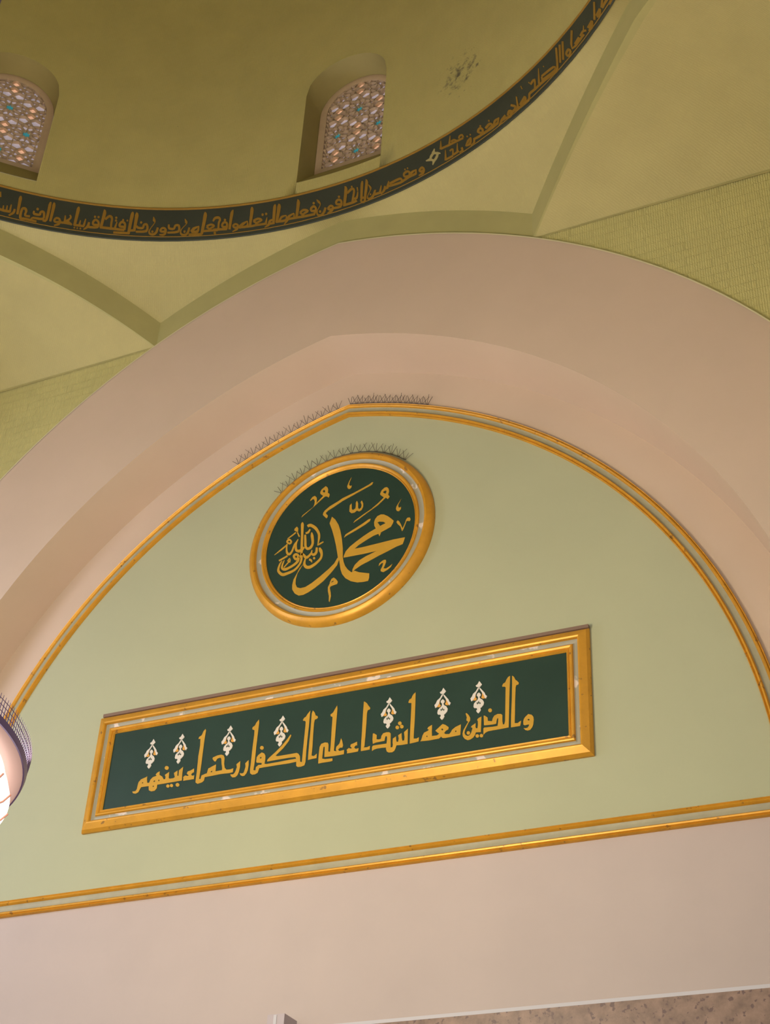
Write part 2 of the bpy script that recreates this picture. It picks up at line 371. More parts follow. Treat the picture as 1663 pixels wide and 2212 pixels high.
def window(name, az):
    th = az; root = struct(empty(name, (0, YC, 0), -th))
    YB = RD - .03 + DEP; sb = 15.99 + ZO                       # the frame plane and the foot of the frame
    o = niche_outline(); m = MB()
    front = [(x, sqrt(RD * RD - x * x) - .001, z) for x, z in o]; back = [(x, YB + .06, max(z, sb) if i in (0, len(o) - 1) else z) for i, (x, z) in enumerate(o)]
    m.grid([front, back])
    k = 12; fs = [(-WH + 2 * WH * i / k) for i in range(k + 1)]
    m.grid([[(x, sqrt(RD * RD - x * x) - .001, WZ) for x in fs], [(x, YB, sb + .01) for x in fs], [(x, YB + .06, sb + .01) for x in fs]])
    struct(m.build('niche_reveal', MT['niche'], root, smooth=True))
    # plaster frame: an arched border
    def outl(inset, sill, n=28):
        h = WH - inset
        return [(-h, sill)] + [(-h * cos(pi * i / n), WS + h * sin(pi * i / n)) for i in range(n + 1)] + [(h, sill)]
    fo, fi, si = .006, .105, sb + .085
    a, b = outl(fo, sb), outl(fi, si); m = MB()
    m.grid([[(x, YB + .06, z) for x, z in a], [(x, YB, z) for x, z in a], [(x, YB - .012, z) for x, z in [(p[0] * .5 + q[0] * .5, p[1] * .5 + q[1] * .5) for p, q in zip(a, b)]], [(x, YB, z) for x, z in b], [(x, YB + .05, z) for x, z in b]], close=True)
    struct(m.build('frame', MT['plaster'], root, smooth=True))
    # lattice
    A = .2566; seg, stars, kites, dz = girih(A); oz = 17.083 + ZO
    m = MB(); N = 10
    for p, q in seg:
        P = [(p[0] + (q[0] - p[0]) * i / N, p[1] + (q[1] - p[1]) * i / N + oz) for i in range(N + 1)]
        ok = [inside(x, z, fi - .01, si - .01) for x, z in P]
        i = 0
        while i <= N:
            if ok[i]:
                j = i
                while j < N and ok[j + 1]: j += 1
                if j > i: bar(m, P[i], P[j], .0135, YB + .006, YB + .055)
                i = j + 1
            else: i += 1
    struct(m.build('lattice', MT['plaster'], root))
    # glass behind the lattice
    m = MB(); g = outl(.05, si - .04); m.face([(x, YB + .058, z) for x, z in g]); struct(m.build('glass', MT['glass_clear'], root))
    m = MB(); mk = MB()
    for x, z in stars:
        if inside(x, z + oz, fi + .02, si + .02):
            m.face([(x + A * (.37 if k % 2 else .25) * cos(radians(k * 18)), YB + .05, z + oz + A * (.37 if k % 2 else .25) * sin(radians(k * 18))) for k in range(20)])
    for x, z in kites:
        if inside(x, z + oz, fi + .04, si + .04):
            kx, kz = A * .31, A * .46
            for s in (1, -1): mk.face([(x, YB + .05, z + oz + s * .012), (x + kx, YB + .05, z + oz + s * kz * .55), (x, YB + .05, z + oz + s * kz * 1.08), (x - kx, YB + .05, z + oz + s * kz * .55)])
    struct(m.build('teal_glass', MT['glass_teal'], root)); struct(mk.build('orange_glass', MT['glass_orange'], root))
    return root
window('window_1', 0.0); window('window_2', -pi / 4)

# ------------------------------------------------------------------ gilded mouldings of the arch
def sweep(m, profile, path, close, y0=0.0, mi=0):
    rows = [[(x, y0 - h, z) for x, z in path(d)] for d, h in profile]; m.grid(rows, m=mi, close=close)
bead = [(0, 0), (0, .03), (.006, .042), (.014, .036), (.018, .030), (.026, .046), (.038, .050), (.048, .040), (.052, .022)]
chan = [(.050, .024), (.062, .018), (.085, .016), (.106, .018), (.116, .024)]
bead2 = [(.114, .022), (.120, .040), (.130, .050), (.142, .046), (.148, .030), (.153, .036), (.160, .042), (.166, .030), (.166, 0)]
def moulding(name, path):
    m = MB(); sweep(m, bead, path, False); sweep(m, bead2, path, False)
    o = struct(m.build(name, MT['gold'], smooth=True))
    m = MB(); sweep(m, chan, path, False); c = m.build('channel', MT['channel'], o, smooth=True); c['label'] = 'grey green channel'
    return o
moulding('trim_1', lambda d: arch_pts(GI[0], GI[1], GI[2] + d, 60, ZM0 + .02))
moulding('trim_2', lambda d: [(-5.2, ZM0 + d * 1.06), (5.2, ZM0 + d * 1.06)])

# ------------------------------------------------------------------ lettering from outlines in millimetres
DATA = (
    '{"panel":[{"p":[[2144,8281],[2157,8299],[2188,8325],[2222,8312],[2239,8288],[2243,8258],[2237,8206],[2226,8179],[2206,8156],[2181,8152],[2156,8164],[2140,8186],[2159,8181],[2179,8182],[2193,8199],[2197,8216],[2154,8213],[2139,8222],[2138,8256]],"h":[[[2182,8271],[2193,8275],[2203,8262],[2193,8255],[2183,8261]]],"w":0},{"p":[[2027,8772],[2047,8753],[2061,8720],[2078,8704],[2097,8678],[2090,8662],[2070,8660],[2063,8637],[2057,8487],[2055,8368],[2052,8253],[2082,8248],[2098,8259],[2116,8268],[2112,8239],[2106,8214],[2014,8215],[2016,8339],[2024,8517],[2027,8668]],"w":0},{"p":[[2007,8773],[2003,8673],[1998,8522],[1995,8366],[1991,8219],[1941,8216],[1828,8215],[1783,8213],[1757,8203],[1735,8183],[1734,8251],[1743,8259],[1828,8253],[1879,8253],[1885,8302],[1886,8335],[1876,8334],[1868,8311],[1865,8279],[1828,8277],[1748,8282],[1740,8286],[1736,8388],[1747,8386],[1777,8360],[1779,8324],[1822,8313],[1828,8342],[1845,8369],[1879,8381],[1913,8375],[1927,8361],[1927,8295],[1933,8259],[1947,8259],[1955,8290],[1958,8469],[1961,8656],[1944,8668],[1930,8665],[1924,8678],[1935,8700],[1956,8709],[1970,8740],[1987,8764]],"w":0},{"p":[[1822,8430],[1818,8418],[1808,8412],[1795,8414],[1785,8424],[1781,8437],[1785,8449],[1795,8455],[1808,8453],[1818,8443]],"w":0},{"p":[[1713,8383],[1711,8303],[1709,8217],[1658,8223],[1649,8195],[1630,8171],[1601,8156],[1573,8154],[1541,8175],[1523,8204],[1520,8234],[1528,8269],[1547,8301],[1570,8339],[1577,8353],[1561,8362],[1557,8378],[1562,8398],[1554,8426],[1548,8445],[1560,8446],[1580,8422],[1597,8389],[1596,8359],[1581,8340],[1565,8307],[1545,8266],[1540,8237],[1552,8211],[1575,8198],[1595,8204],[1609,8225],[1617,8254],[1623,8276],[1605,8288],[1616,8301],[1654,8322],[1652,8283],[1660,8264],[1674,8265],[1678,8303],[1676,8342],[1668,8352],[1679,8368]],"w":0},{"p":[[1599,8227],[1595,8216],[1586,8211],[1575,8213],[1565,8221],[1562,8233],[1565,8244],[1574,8249],[1586,8247],[1595,8239]],"w":0},{"p":[[1691,8179],[1687,8168],[1678,8163],[1667,8165],[1658,8173],[1654,8185],[1657,8196],[1666,8201],[1678,8199],[1687,8191]],"w":0},{"p":[[1733,8175],[1730,8164],[1721,8159],[1710,8161],[1700,8169],[1697,8181],[1700,8191],[1709,8197],[1720,8195],[1730,8186]],"w":0},{"p":[[1502,8335],[1498,8222],[1429,8219],[1342,8216],[1313,8221],[1295,8239],[1278,8221],[1173,8218],[1079,8224],[1090,8240],[1101,8284],[1117,8311],[1158,8325],[1167,8336],[1149,8348],[1160,8364],[1198,8382],[1198,8321],[1201,8261],[1254,8258],[1277,8272],[1253,8294],[1235,8312],[1263,8334],[1309,8372],[1339,8357],[1374,8327],[1372,8304],[1346,8293],[1329,8272],[1341,8258],[1382,8251],[1399,8269],[1410,8291],[1444,8315]],"h":[[[1442,8274],[1454,8278],[1457,8262],[1446,8261]],[[1296,8317],[1307,8325],[1320,8310],[1308,8300]],[[1139,8271],[1151,8275],[1155,8259],[1146,8258]]],"w":1},{"p":[[1009,8776],[1011,8660],[1011,8475],[1007,8336],[1007,8266],[1037,8261],[1063,8272],[1061,8227],[1020,8222],[967,8219],[966,8276],[967,8452],[969,8618],[968,8665],[937,8670],[934,8680],[945,8706],[966,8715],[974,8738],[988,8761]],"w":2},{"p":[[941,8386],[945,8219],[874,8219],[826,8224],[818,8195],[805,8167],[782,8156],[746,8159],[724,8174],[713,8206],[716,8218],[665,8223],[611,8223],[581,8216],[563,8204],[561,8249],[572,8263],[632,8262],[717,8260],[721,8302],[719,8338],[703,8344],[698,8324],[694,8294],[661,8293],[601,8291],[568,8282],[562,8328],[562,8395],[574,8396],[605,8373],[606,8327],[629,8320],[653,8322],[658,8355],[675,8379],[710,8385],[741,8380],[757,8365],[760,8295],[764,8210],[782,8210],[787,8236],[782,8261],[783,8303],[816,8322],[820,8285],[827,8260],[842,8260],[847,8293],[839,8330],[874,8349],[879,8293],[887,8262],[907,8264],[909,8300],[901,8353]],"w":2},{"p":[[872,8456],[868,8444],[859,8438],[846,8440],[835,8450],[831,8463],[834,8474],[844,8480],[857,8478],[867,8469]],"w":2},{"p":[[847,8414],[843,8402],[833,8397],[821,8399],[810,8408],[806,8421],[809,8433],[819,8439],[832,8436],[842,8427]],"w":2},{"p":[[895,8415],[891,8403],[881,8398],[869,8400],[858,8409],[854,8422],'
    '[857,8434],[867,8440],[880,8437],[890,8428]],"w":2},{"p":[[442,8774],[454,8769],[477,8749],[494,8721],[517,8691],[515,8673],[491,8668],[484,8638],[484,8526],[481,8372],[478,8272],[469,8258],[506,8255],[539,8265],[538,8226],[496,8224],[441,8224],[440,8288],[441,8471],[440,8639]],"w":2},{"p":[[393,8335],[397,8295],[379,8295],[365,8276],[384,8257],[415,8261],[411,8226],[350,8223],[289,8224],[291,8245],[283,8262],[304,8280],[329,8269],[341,8274],[321,8295],[326,8316],[356,8323]],"w":2},{"p":[[142,8784],[148,8742],[146,8648],[144,8491],[143,8337],[142,8276],[173,8265],[162,8285],[166,8315],[198,8346],[203,8364],[213,8403],[227,8372],[240,8321],[235,8297],[208,8299],[187,8281],[204,8263],[256,8267],[256,8221],[140,8219],[40,8225],[38,8293],[36,8339],[22,8339],[19,8296],[17,8211],[48,8200],[132,8195],[134,8168],[101,8164],[20,8165],[-23,8163],[-26,8236],[-22,8346],[-6,8377],[34,8386],[66,8378],[77,8354],[79,8280],[99,8271],[102,8344],[100,8499],[99,8637],[98,8662],[78,8672],[73,8692],[103,8712],[120,8747]],"w":3},{"p":[[-133,8776],[-111,8750],[-96,8712],[-76,8702],[-68,8685],[-80,8671],[-101,8666],[-108,8629],[-107,8503],[-104,8360],[-106,8264],[-80,8254],[-48,8276],[-47,8227],[-96,8226],[-143,8221],[-144,8274],[-144,8416],[-142,8553],[-143,8666],[-143,8743]],"w":4},{"p":[[-162,8781],[-164,8734],[-165,8594],[-169,8451],[-171,8327],[-170,8204],[-179,8169],[-216,8160],[-254,8163],[-271,8177],[-275,8224],[-359,8219],[-486,8221],[-632,8221],[-696,8220],[-701,8201],[-710,8171],[-741,8158],[-773,8160],[-798,8179],[-803,8223],[-801,8297],[-801,8473],[-797,8612],[-800,8666],[-828,8681],[-827,8703],[-799,8721],[-789,8748],[-760,8782],[-753,8745],[-756,8624],[-758,8466],[-757,8309],[-763,8210],[-739,8201],[-737,8237],[-710,8258],[-674,8255],[-673,8274],[-732,8286],[-740,8300],[-739,8350],[-722,8372],[-686,8394],[-655,8377],[-640,8352],[-636,8314],[-640,8259],[-617,8253],[-489,8254],[-363,8258],[-278,8258],[-289,8277],[-365,8282],[-492,8282],[-613,8280],[-612,8298],[-592,8320],[-526,8371],[-462,8429],[-404,8495],[-368,8545],[-360,8531],[-383,8472],[-440,8401],[-522,8330],[-496,8321],[-388,8321],[-280,8322],[-261,8312],[-239,8281],[-230,8218],[-211,8209],[-210,8272],[-209,8364],[-207,8489],[-205,8614],[-206,8658],[-216,8673],[-236,8676],[-240,8687],[-229,8707],[-208,8719],[-191,8748]],"h":[[[-703,8337],[-690,8345],[-680,8334],[-691,8323]]],"w":4},{"p":[[-667,8443],[-670,8431],[-681,8424],[-695,8427],[-708,8437],[-713,8451],[-710,8463],[-700,8469],[-686,8467],[-673,8457]],"w":4},{"p":[[-831,8333],[-825,8276],[-828,8221],[-840,8186],[-863,8161],[-889,8162],[-911,8178],[-920,8201],[-893,8191],[-874,8197],[-865,8233],[-859,8263],[-867,8301]],"w":4},{"p":[[-929,8336],[-925,8273],[-931,8218],[-943,8183],[-967,8162],[-1000,8164],[-1021,8183],[-1030,8203],[-997,8198],[-982,8211],[-972,8231],[-961,8273],[-971,8306]],"w":5},{"p":[[-1002,8267],[-1003,8223],[-1039,8220],[-1150,8225],[-1248,8221],[-1334,8219],[-1336,8182],[-1359,8164],[-1411,8156],[-1437,8176],[-1438,8204],[-1437,8291],[-1443,8483],[-1438,8597],[-1446,8676],[-1469,8677],[-1466,8699],[-1434,8716],[-1420,8759],[-1399,8782],[-1390,8764],[-1394,8667],[-1395,8526],[-1394,8373],[-1396,8285],[-1399,8210],[-1382,8204],[-1374,8244],[-1332,8256],[-1313,8259],[-1303,8311],[-1262,8327],[-1215,8344],[-1213,8300],[-1211,8265],[-1136,8266],[-1135,8288],[-1149,8340],[-1159,8399],[-1174,8414],[-1207,8409],[-1226,8378],[-1244,8387],[-1267,8416],[-1263,8431],[-1211,8445],[-1165,8447],[-1137,8433],[-1122,8405],[-1118,8335],[-1106,8290],[-1083,8264],[-1037,8260]],"h":[[[-1271,8269],[-1256,8282],[-1248,8265],[-1260,8261]]],"w":5},{"p":[[-1477,8339],[-1471,8297],[-1490,8291],[-1504,8274],[-1485,8258],[-1463,8261],[-1463,8217],[-1526,8218],[-1590,8218],[-1590,8240],[-1596,8260],[-1575,8276],[-1540,8264],[-1530,8269],[-1557,8292],[-1550,8316],[-1515,8323]],"w":5},{"p":[[-1613,8380],[-1613,8307],[-1607,8224],[-1701,8223],[-1802,8222],[-1904,8222],[-1904,8181],[-1927,8156],[-1968,8156],[-1998,8173],[-2006,8203],[-2006'
    ',8222],[-2101,8224],[-2112,8206],[-2127,8171],[-2159,8158],[-2192,8168],[-2205,8189],[-2164,8189],[-2151,8212],[-2148,8256],[-2143,8287],[-2117,8315],[-2057,8332],[-2045,8339],[-2043,8304],[-2032,8261],[-2008,8260],[-2000,8291],[-1973,8318],[-1927,8327],[-1943,8342],[-1926,8362],[-1897,8373],[-1894,8332],[-1856,8307],[-1833,8271],[-1816,8272],[-1813,8294],[-1827,8321],[-1777,8348],[-1774,8281],[-1762,8267],[-1714,8266],[-1699,8276],[-1717,8326],[-1698,8336],[-1676,8348],[-1671,8290],[-1656,8282],[-1659,8346]],"h":[[[-2100,8274],[-2087,8280],[-2082,8270],[-2093,8262]],[[-1959,8269],[-1943,8279],[-1934,8265],[-1950,8258]],[[-1901,8272],[-1892,8277],[-1880,8266],[-1892,8256]],[[-1959,8209],[-1951,8223],[-1942,8206],[-1951,8200]]],"w":6},{"p":[[-1790,8395],[-1793,8382],[-1804,8375],[-1820,8378],[-1834,8388],[-1841,8403],[-1838,8416],[-1827,8423],[-1811,8420],[-1797,8410]],"w":6},{"p":[[-1749,8183],[-1751,8172],[-1760,8167],[-1773,8169],[-1785,8177],[-1790,8189],[-1788,8200],[-1779,8205],[-1766,8203],[-1755,8195]],"w":6},{"p":[[-1705,8182],[-1707,8172],[-1717,8166],[-1729,8168],[-1741,8177],[-1746,8189],[-1744,8199],[-1735,8205],[-1722,8203],[-1711,8194]],"w":6},{"p":[[-1630,8179],[-1633,8166],[-1643,8160],[-1658,8162],[-1670,8172],[-1677,8186],[-1674,8198],[-1664,8204],[-1649,8202],[-1637,8192]],"w":6}],"ornament":[["w",[[0,0],[29,-43],[11,-64],[0,-68],[-29,-60],[-37,-43],[-18,-34]]],["w",[[-6,-64],[-17,-77],[-35,-108],[-63,-130],[-75,-159],[-91,-177],[-81,-210],[-65,-203],[-43,-171],[-34,-136],[-11,-97],[-3,-83]]],["w",[[-3,-64],[23,-94],[58,-140],[67,-166],[83,-181],[71,-207],[59,-195],[50,-169],[30,-135],[6,-94]]],["w",[[-2,-126],[17,-148],[18,-163],[4,-176],[13,-196],[36,-212],[52,-243],[48,-269],[25,-295],[14,-299],[20,-322],[8,-341],[-6,-354],[-20,-339],[-29,-322],[-18,-309],[-24,-293],[-50,-288],[-57,-272],[-53,-242],[-36,-221],[-16,-206],[-10,-189],[-11,-173],[-25,-156],[-20,-138]]],["o",[[-34,-136],[-43,-171],[-65,-202],[-33,-208],[-22,-193],[-37,-172]]],["o",[[30,-135],[50,-169],[65,-202],[36,-200],[21,-185],[31,-166]]],["o",[[-4,-211],[16,-236],[13,-260],[-7,-278],[-22,-257],[-23,-229]]],["d",[[-2,-218],[3,-246],[-4,-251],[-10,-238]]],["d",[[10,-235],[18,-246],[12,-260],[6,-250]]],["d",[[-19,-230],[-10,-244],[-16,-258],[-23,-244]]]],"orn_pos":[[[1687,8775],[1681,8421]],[[1308,8770],[1302,8417]],[[728,8771],[722,8422]],[[-478,8778],[-493,8425]],[[-1093,8771],[-1097,8420]],[[-1676,8773],[-1677,8424]],[[-2035,8772],[-2051,8425]]],"med":[{"p":[[432,10987],[442,11025],[467,11059],[509,11072],[545,11063],[595,11027],[639,10982],[668,10948],[660,10917],[638,10876],[586,10856],[521,10832],[519,10813],[506,10783],[492,10819],[433,10807],[345,10769],[257,10724],[214,10688],[320,10686],[499,10692],[676,10699],[812,10695],[802,10652],[789,10613],[711,10596],[624,10565],[508,10527],[391,10483],[304,10452],[235,10413],[207,10381],[207,10423],[231,10475],[282,10522],[357,10556],[486,10597],[325,10596],[205,10599],[87,10603],[91,10632],[109,10680],[154,10729],[224,10778],[311,10830],[381,10866],[458,10897],[437,10939]],"h":[[[472,10974],[495,10981],[544,10966],[573,10939],[540,10930],[508,10918],[491,10949]]],"w":0},{"p":[[-96,11193],[-54,11147],[-8,11066],[22,10978],[47,10871],[64,10766],[70,10723],[78,10609],[91,10547],[113,10490],[150,10433],[198,10386],[236,10397],[291,10365],[412,10324],[413,10267],[403,10231],[347,10231],[275,10240],[196,10274],[127,10328],[84,10390],[61,10456],[37,10579],[20,10609],[5,10685],[-17,10786],[-45,10893],[-83,11014],[-120,11109],[-108,11150]],"w":0},{"p":[[11,10614],[42,10618],[31,10576],[15,10522],[-47,10442],[-140,10349],[-236,10284],[-314,10244],[-373,10225],[-428,10228],[-479,10266],[-515,10325],[-520,10383],[-510,10454],[-475,10526],[-449,10586],[-409,10631],[-433,10589],[-468,10524],[-482,10455],[-480,10389],[-458,10341],[-416,10320],[-354,10321],[-276,10358],[-180,10422],[-84,10494],[-21,10552]],"w":0},{"p":[[391,11543],[378,11515],[236,11460],[21,11380],[-77,11327],[-153,11292],[-179,11266],[-'
    '170,11247],[-151,11226],[-152,11204],[-165,11189],[-214,11247],[-211,11274],[-194,11302],[-133,11347],[-36,11388],[18,11418],[154,11457],[278,11501],[342,11525],[374,11547]],"w":1},{"p":[[-208,11647],[-183,11621],[-173,11590],[-175,11546],[-151,11523],[-149,11500],[-160,11475],[-184,11498],[-209,11502],[-303,11424],[-384,11361],[-487,11283],[-474,11307],[-408,11351],[-346,11391],[-334,11426],[-332,11464],[-344,11496],[-360,11505],[-394,11486],[-388,11507],[-368,11535],[-338,11544],[-313,11515],[-308,11481],[-309,11437],[-230,11516],[-269,11554],[-273,11577],[-258,11613]],"h":[[[-243,11586],[-227,11602],[-208,11580],[-214,11559],[-234,11567]]],"w":1},{"p":[[565,11429],[585,11405],[593,11366],[584,11320],[605,11290],[584,11262],[556,11288],[468,11210],[338,11135],[259,11088],[178,11043],[195,11068],[284,11121],[389,11176],[467,11235],[534,11296],[489,11342],[485,11358],[502,11402],[538,11430]],"h":[[[519,11373],[535,11388],[557,11385],[563,11368],[551,11341],[528,11359]]],"w":1},{"p":[[389,11044],[380,11016],[320,10980],[215,10932],[96,10884],[75,10871],[92,10908],[186,10951],[291,11002],[364,11044]],"w":1},{"p":[[138,11316],[146,11238],[161,11219],[190,11233],[193,11268],[191,11312],[203,11336],[219,11299],[223,11237],[238,11211],[261,11227],[265,11262],[249,11303],[264,11324],[283,11282],[286,11233],[269,11194],[240,11181],[209,11201],[183,11180],[144,11181],[118,11209],[117,11264],[118,11294]],"w":1},{"p":[[114,11685],[93,11622],[90,11585],[105,11566],[124,11570],[121,11543],[102,11526],[79,11535],[66,11567],[73,11596],[87,11636]],"w":1},{"p":[[747,11223],[713,11148],[717,11116],[736,11106],[749,11117],[748,11085],[725,11061],[700,11073],[688,11100],[692,11129],[705,11156]],"w":1},{"p":[[717,10941],[736,10921],[756,10881],[780,10822],[804,10881],[818,10930],[833,10947],[859,10944],[871,10917],[861,10896],[824,10908],[810,10862],[786,10797],[774,10783],[752,10852],[733,10875],[714,10897],[702,10924]],"w":1},{"p":[[600,10454],[604,10427],[589,10380],[576,10351],[606,10341],[640,10355],[679,10384],[664,10350],[624,10320],[578,10302],[548,10319],[544,10339],[562,10379],[572,10422],[549,10421],[518,10393],[525,10427],[559,10451],[582,10458]],"w":1},{"p":[[-14,10367],[14,10342],[41,10301],[33,10274],[-7,10269],[-46,10260],[-52,10243],[-37,10183],[-30,10132],[-41,10061],[-52,10074],[-54,10137],[-72,10205],[-76,10256],[-56,10301],[-57,10316],[-40,10355]],"h":[[[-37,10318],[-18,10328],[-8,10322],[-20,10311],[-40,10308]]],"w":1},{"l":[[-469,11212],[-474,11207],[-480,11199],[-484,11180],[-480,11147],[-476,11104],[-471,11057],[-468,11004],[-465,10946],[-462,10894],[-460,10852],[-457,10817],[-455,10785],[-452,10755],[-449,10730],[-449,10706],[-451,10685],[-455,10665],[-464,10646],[-480,10626],[-499,10606],[-521,10590],[-551,10580],[-586,10574],[-616,10570],[-636,10568],[-648,10568],[-656,10571],[-667,10578],[-679,10590],[-690,10603],[-696,10611],[-700,10618],[-702,10629],[-702,10649],[-698,10673],[-693,10693],[-688,10711],[-681,10726],[-677,10737]],"r":[[-461,11209],[-456,11201],[-451,11190],[-445,11169],[-445,11137],[-443,11096],[-442,11049],[-438,10995],[-435,10937],[-432,10885],[-429,10844],[-427,10809],[-425,10778],[-423,10749],[-421,10722],[-422,10696],[-426,10672],[-433,10650],[-444,10628],[-460,10605],[-480,10583],[-505,10564],[-537,10550],[-572,10541],[-602,10535],[-623,10530],[-641,10529],[-662,10535],[-683,10549],[-701,10568],[-715,10586],[-725,10603],[-730,10621],[-730,10639],[-727,10662],[-720,10686],[-713,10707],[-702,10722],[-691,10735],[-682,10742]],"w":2},{"l":[[-387,11120],[-378,11122],[-368,11125],[-361,11123],[-346,11114],[-326,11097],[-307,11077],[-291,11057],[-276,11033],[-264,11010],[-257,10992],[-253,10973],[-251,10951],[-249,10916],[-250,10877],[-251,10849]],"r":[[-406,11152],[-398,11158],[-382,11165],[-358,11163],[-333,11147],[-307,11126],[-283,11101],[-264,11074],[-247,11044],[-235,11016],[-227,10991],[-224,10967],[-223,10941],[-228,10907],[-235,10870],[-242,10845]],"w":2},{"l":[[-246,10838],[-237,10841],[-225,10'
    '845],[-212,10849],[-199,10856],[-184,10864],[-174,10869]],"r":[[-251,10846],[-244,10852],[-234,10860],[-223,10868],[-208,10873],[-192,10879],[-181,10882]],"w":2},{"l":[[-341,11040],[-343,11030],[-345,11013],[-345,10991],[-338,10960],[-330,10924],[-326,10895],[-330,10875],[-337,10860],[-345,10850],[-355,10845],[-365,10844],[-370,10845],[-373,10847],[-378,10855],[-384,10868],[-387,10884],[-389,10905],[-391,10930],[-396,10963],[-401,10999],[-405,11025]],"r":[[-331,11039],[-324,11027],[-317,11010],[-308,10987],[-303,10956],[-297,10918],[-296,10883],[-301,10857],[-310,10836],[-322,10822],[-337,10812],[-355,10809],[-375,10813],[-393,10828],[-404,10846],[-412,10867],[-417,10889],[-419,10912],[-421,10937],[-424,10969],[-427,11005],[-428,11030]],"w":2},{"l":[[-424,10869],[-430,10863],[-439,10855],[-448,10849],[-459,10844],[-471,10841],[-480,10841],[-487,10843],[-494,10846],[-498,10848],[-501,10854],[-504,10867],[-507,10883],[-510,10900],[-511,10917],[-510,10933],[-507,10952],[-501,10971],[-497,10986]],"r":[[-406,10852],[-410,10843],[-417,10831],[-426,10819],[-440,10811],[-455,10805],[-471,10802],[-489,10807],[-506,10817],[-522,10833],[-530,10852],[-534,10871],[-535,10889],[-536,10907],[-535,10927],[-532,10946],[-523,10964],[-513,10980],[-504,10991]],"w":2},{"l":[[-503,10985],[-516,10973],[-534,10953],[-550,10931],[-559,10904],[-566,10877],[-573,10855],[-582,10840],[-591,10830],[-598,10826],[-602,10825],[-604,10827],[-606,10829],[-610,10833],[-615,10841],[-621,10853],[-624,10868],[-627,10887],[-629,10906],[-630,10924],[-630,10941],[-630,10954]],"r":[[-497,10980],[-506,10963],[-518,10939],[-529,10914],[-537,10890],[-545,10864],[-552,10840],[-561,10822],[-570,10808],[-580,10797],[-593,10793],[-609,10796],[-623,10806],[-634,10821],[-641,10837],[-645,10854],[-647,10873],[-648,10893],[-647,10911],[-647,10930],[-646,10948],[-645,10960]],"w":2},{"l":[[-629,10983],[-627,10987],[-619,10996],[-615,10998],[-612,10995],[-602,10984],[-598,10978],[-600,10975],[-604,10969],[-607,10967],[-614,10971],[-626,10981],[-629,10983]],"r":[[-652,10985],[-648,11005],[-637,11018],[-620,11024],[-601,11013],[-586,10996],[-576,10976],[-578,10958],[-587,10946],[-603,10941],[-621,10950],[-639,10965],[-652,10985]],"w":2},{"l":[[-786,10840],[-761,10852],[-727,10871],[-696,10888],[-672,10906],[-650,10922],[-636,10934]],"r":[[-789,10844],[-767,10861],[-737,10884],[-709,10906],[-684,10923],[-662,10938],[-647,10949]],"w":2},{"l":[[-637,11023],[-621,11031],[-598,11041],[-577,11052],[-560,11064],[-545,11075],[-535,11083]],"r":[[-642,11031],[-627,11041],[-606,11054],[-587,11067],[-570,11078],[-555,11089],[-544,11096]],"w":2},{"p":[[-532,11167],[-513,11138],[-512,11088],[-541,11104],[-563,11123],[-560,11144]],"w":2},{"l":[[-526,11083],[-496,11016]],"r":[[-513,11086],[-480,11020]],"w":2},{"l":[[-411,11037],[-402,11035],[-388,11034],[-372,11039],[-363,11053],[-356,11070],[-352,11082]],"r":[[-416,11059],[-408,11060],[-398,11060],[-391,11063],[-383,11072],[-374,11085],[-368,11095]],"w":2},{"l":[[-520,10759],[-519,10762],[-514,10768],[-511,10770],[-507,10770],[-500,10766],[-497,10764],[-495,10759],[-494,10749],[-494,10742],[-497,10738],[-503,10735],[-504,10734],[-508,10739],[-517,10752],[-520,10759]],"r":[[-549,10763],[-547,10783],[-537,10795],[-524,10802],[-507,10801],[-491,10792],[-475,10778],[-467,10759],[-464,10740],[-466,10723],[-475,10711],[-489,10704],[-509,10706],[-527,10722],[-540,10742],[-549,10763]],"w":2},{"l":[[-489,10752],[-489,10737],[-490,10717],[-493,10701],[-501,10689],[-513,10677],[-529,10665],[-548,10655],[-569,10646],[-589,10638],[-607,10634],[-622,10632],[-634,10633],[-643,10635],[-652,10639],[-656,10642],[-658,10643],[-660,10651],[-661,10662],[-660,10674],[-658,10688],[-655,10701],[-652,10716],[-649,10731],[-647,10741]],"r":[[-459,10742],[-459,10726],[-459,10703],[-464,10679],[-477,10663],[-493,10650],[-511,10639],[-531,10628],[-553,10618],[-574,10611],[-592,10603],[-609,10598],[-626,10596],[-645,10601],[-662,10611],[-677,10625],[-685,10643],[-686,10658],[-684'
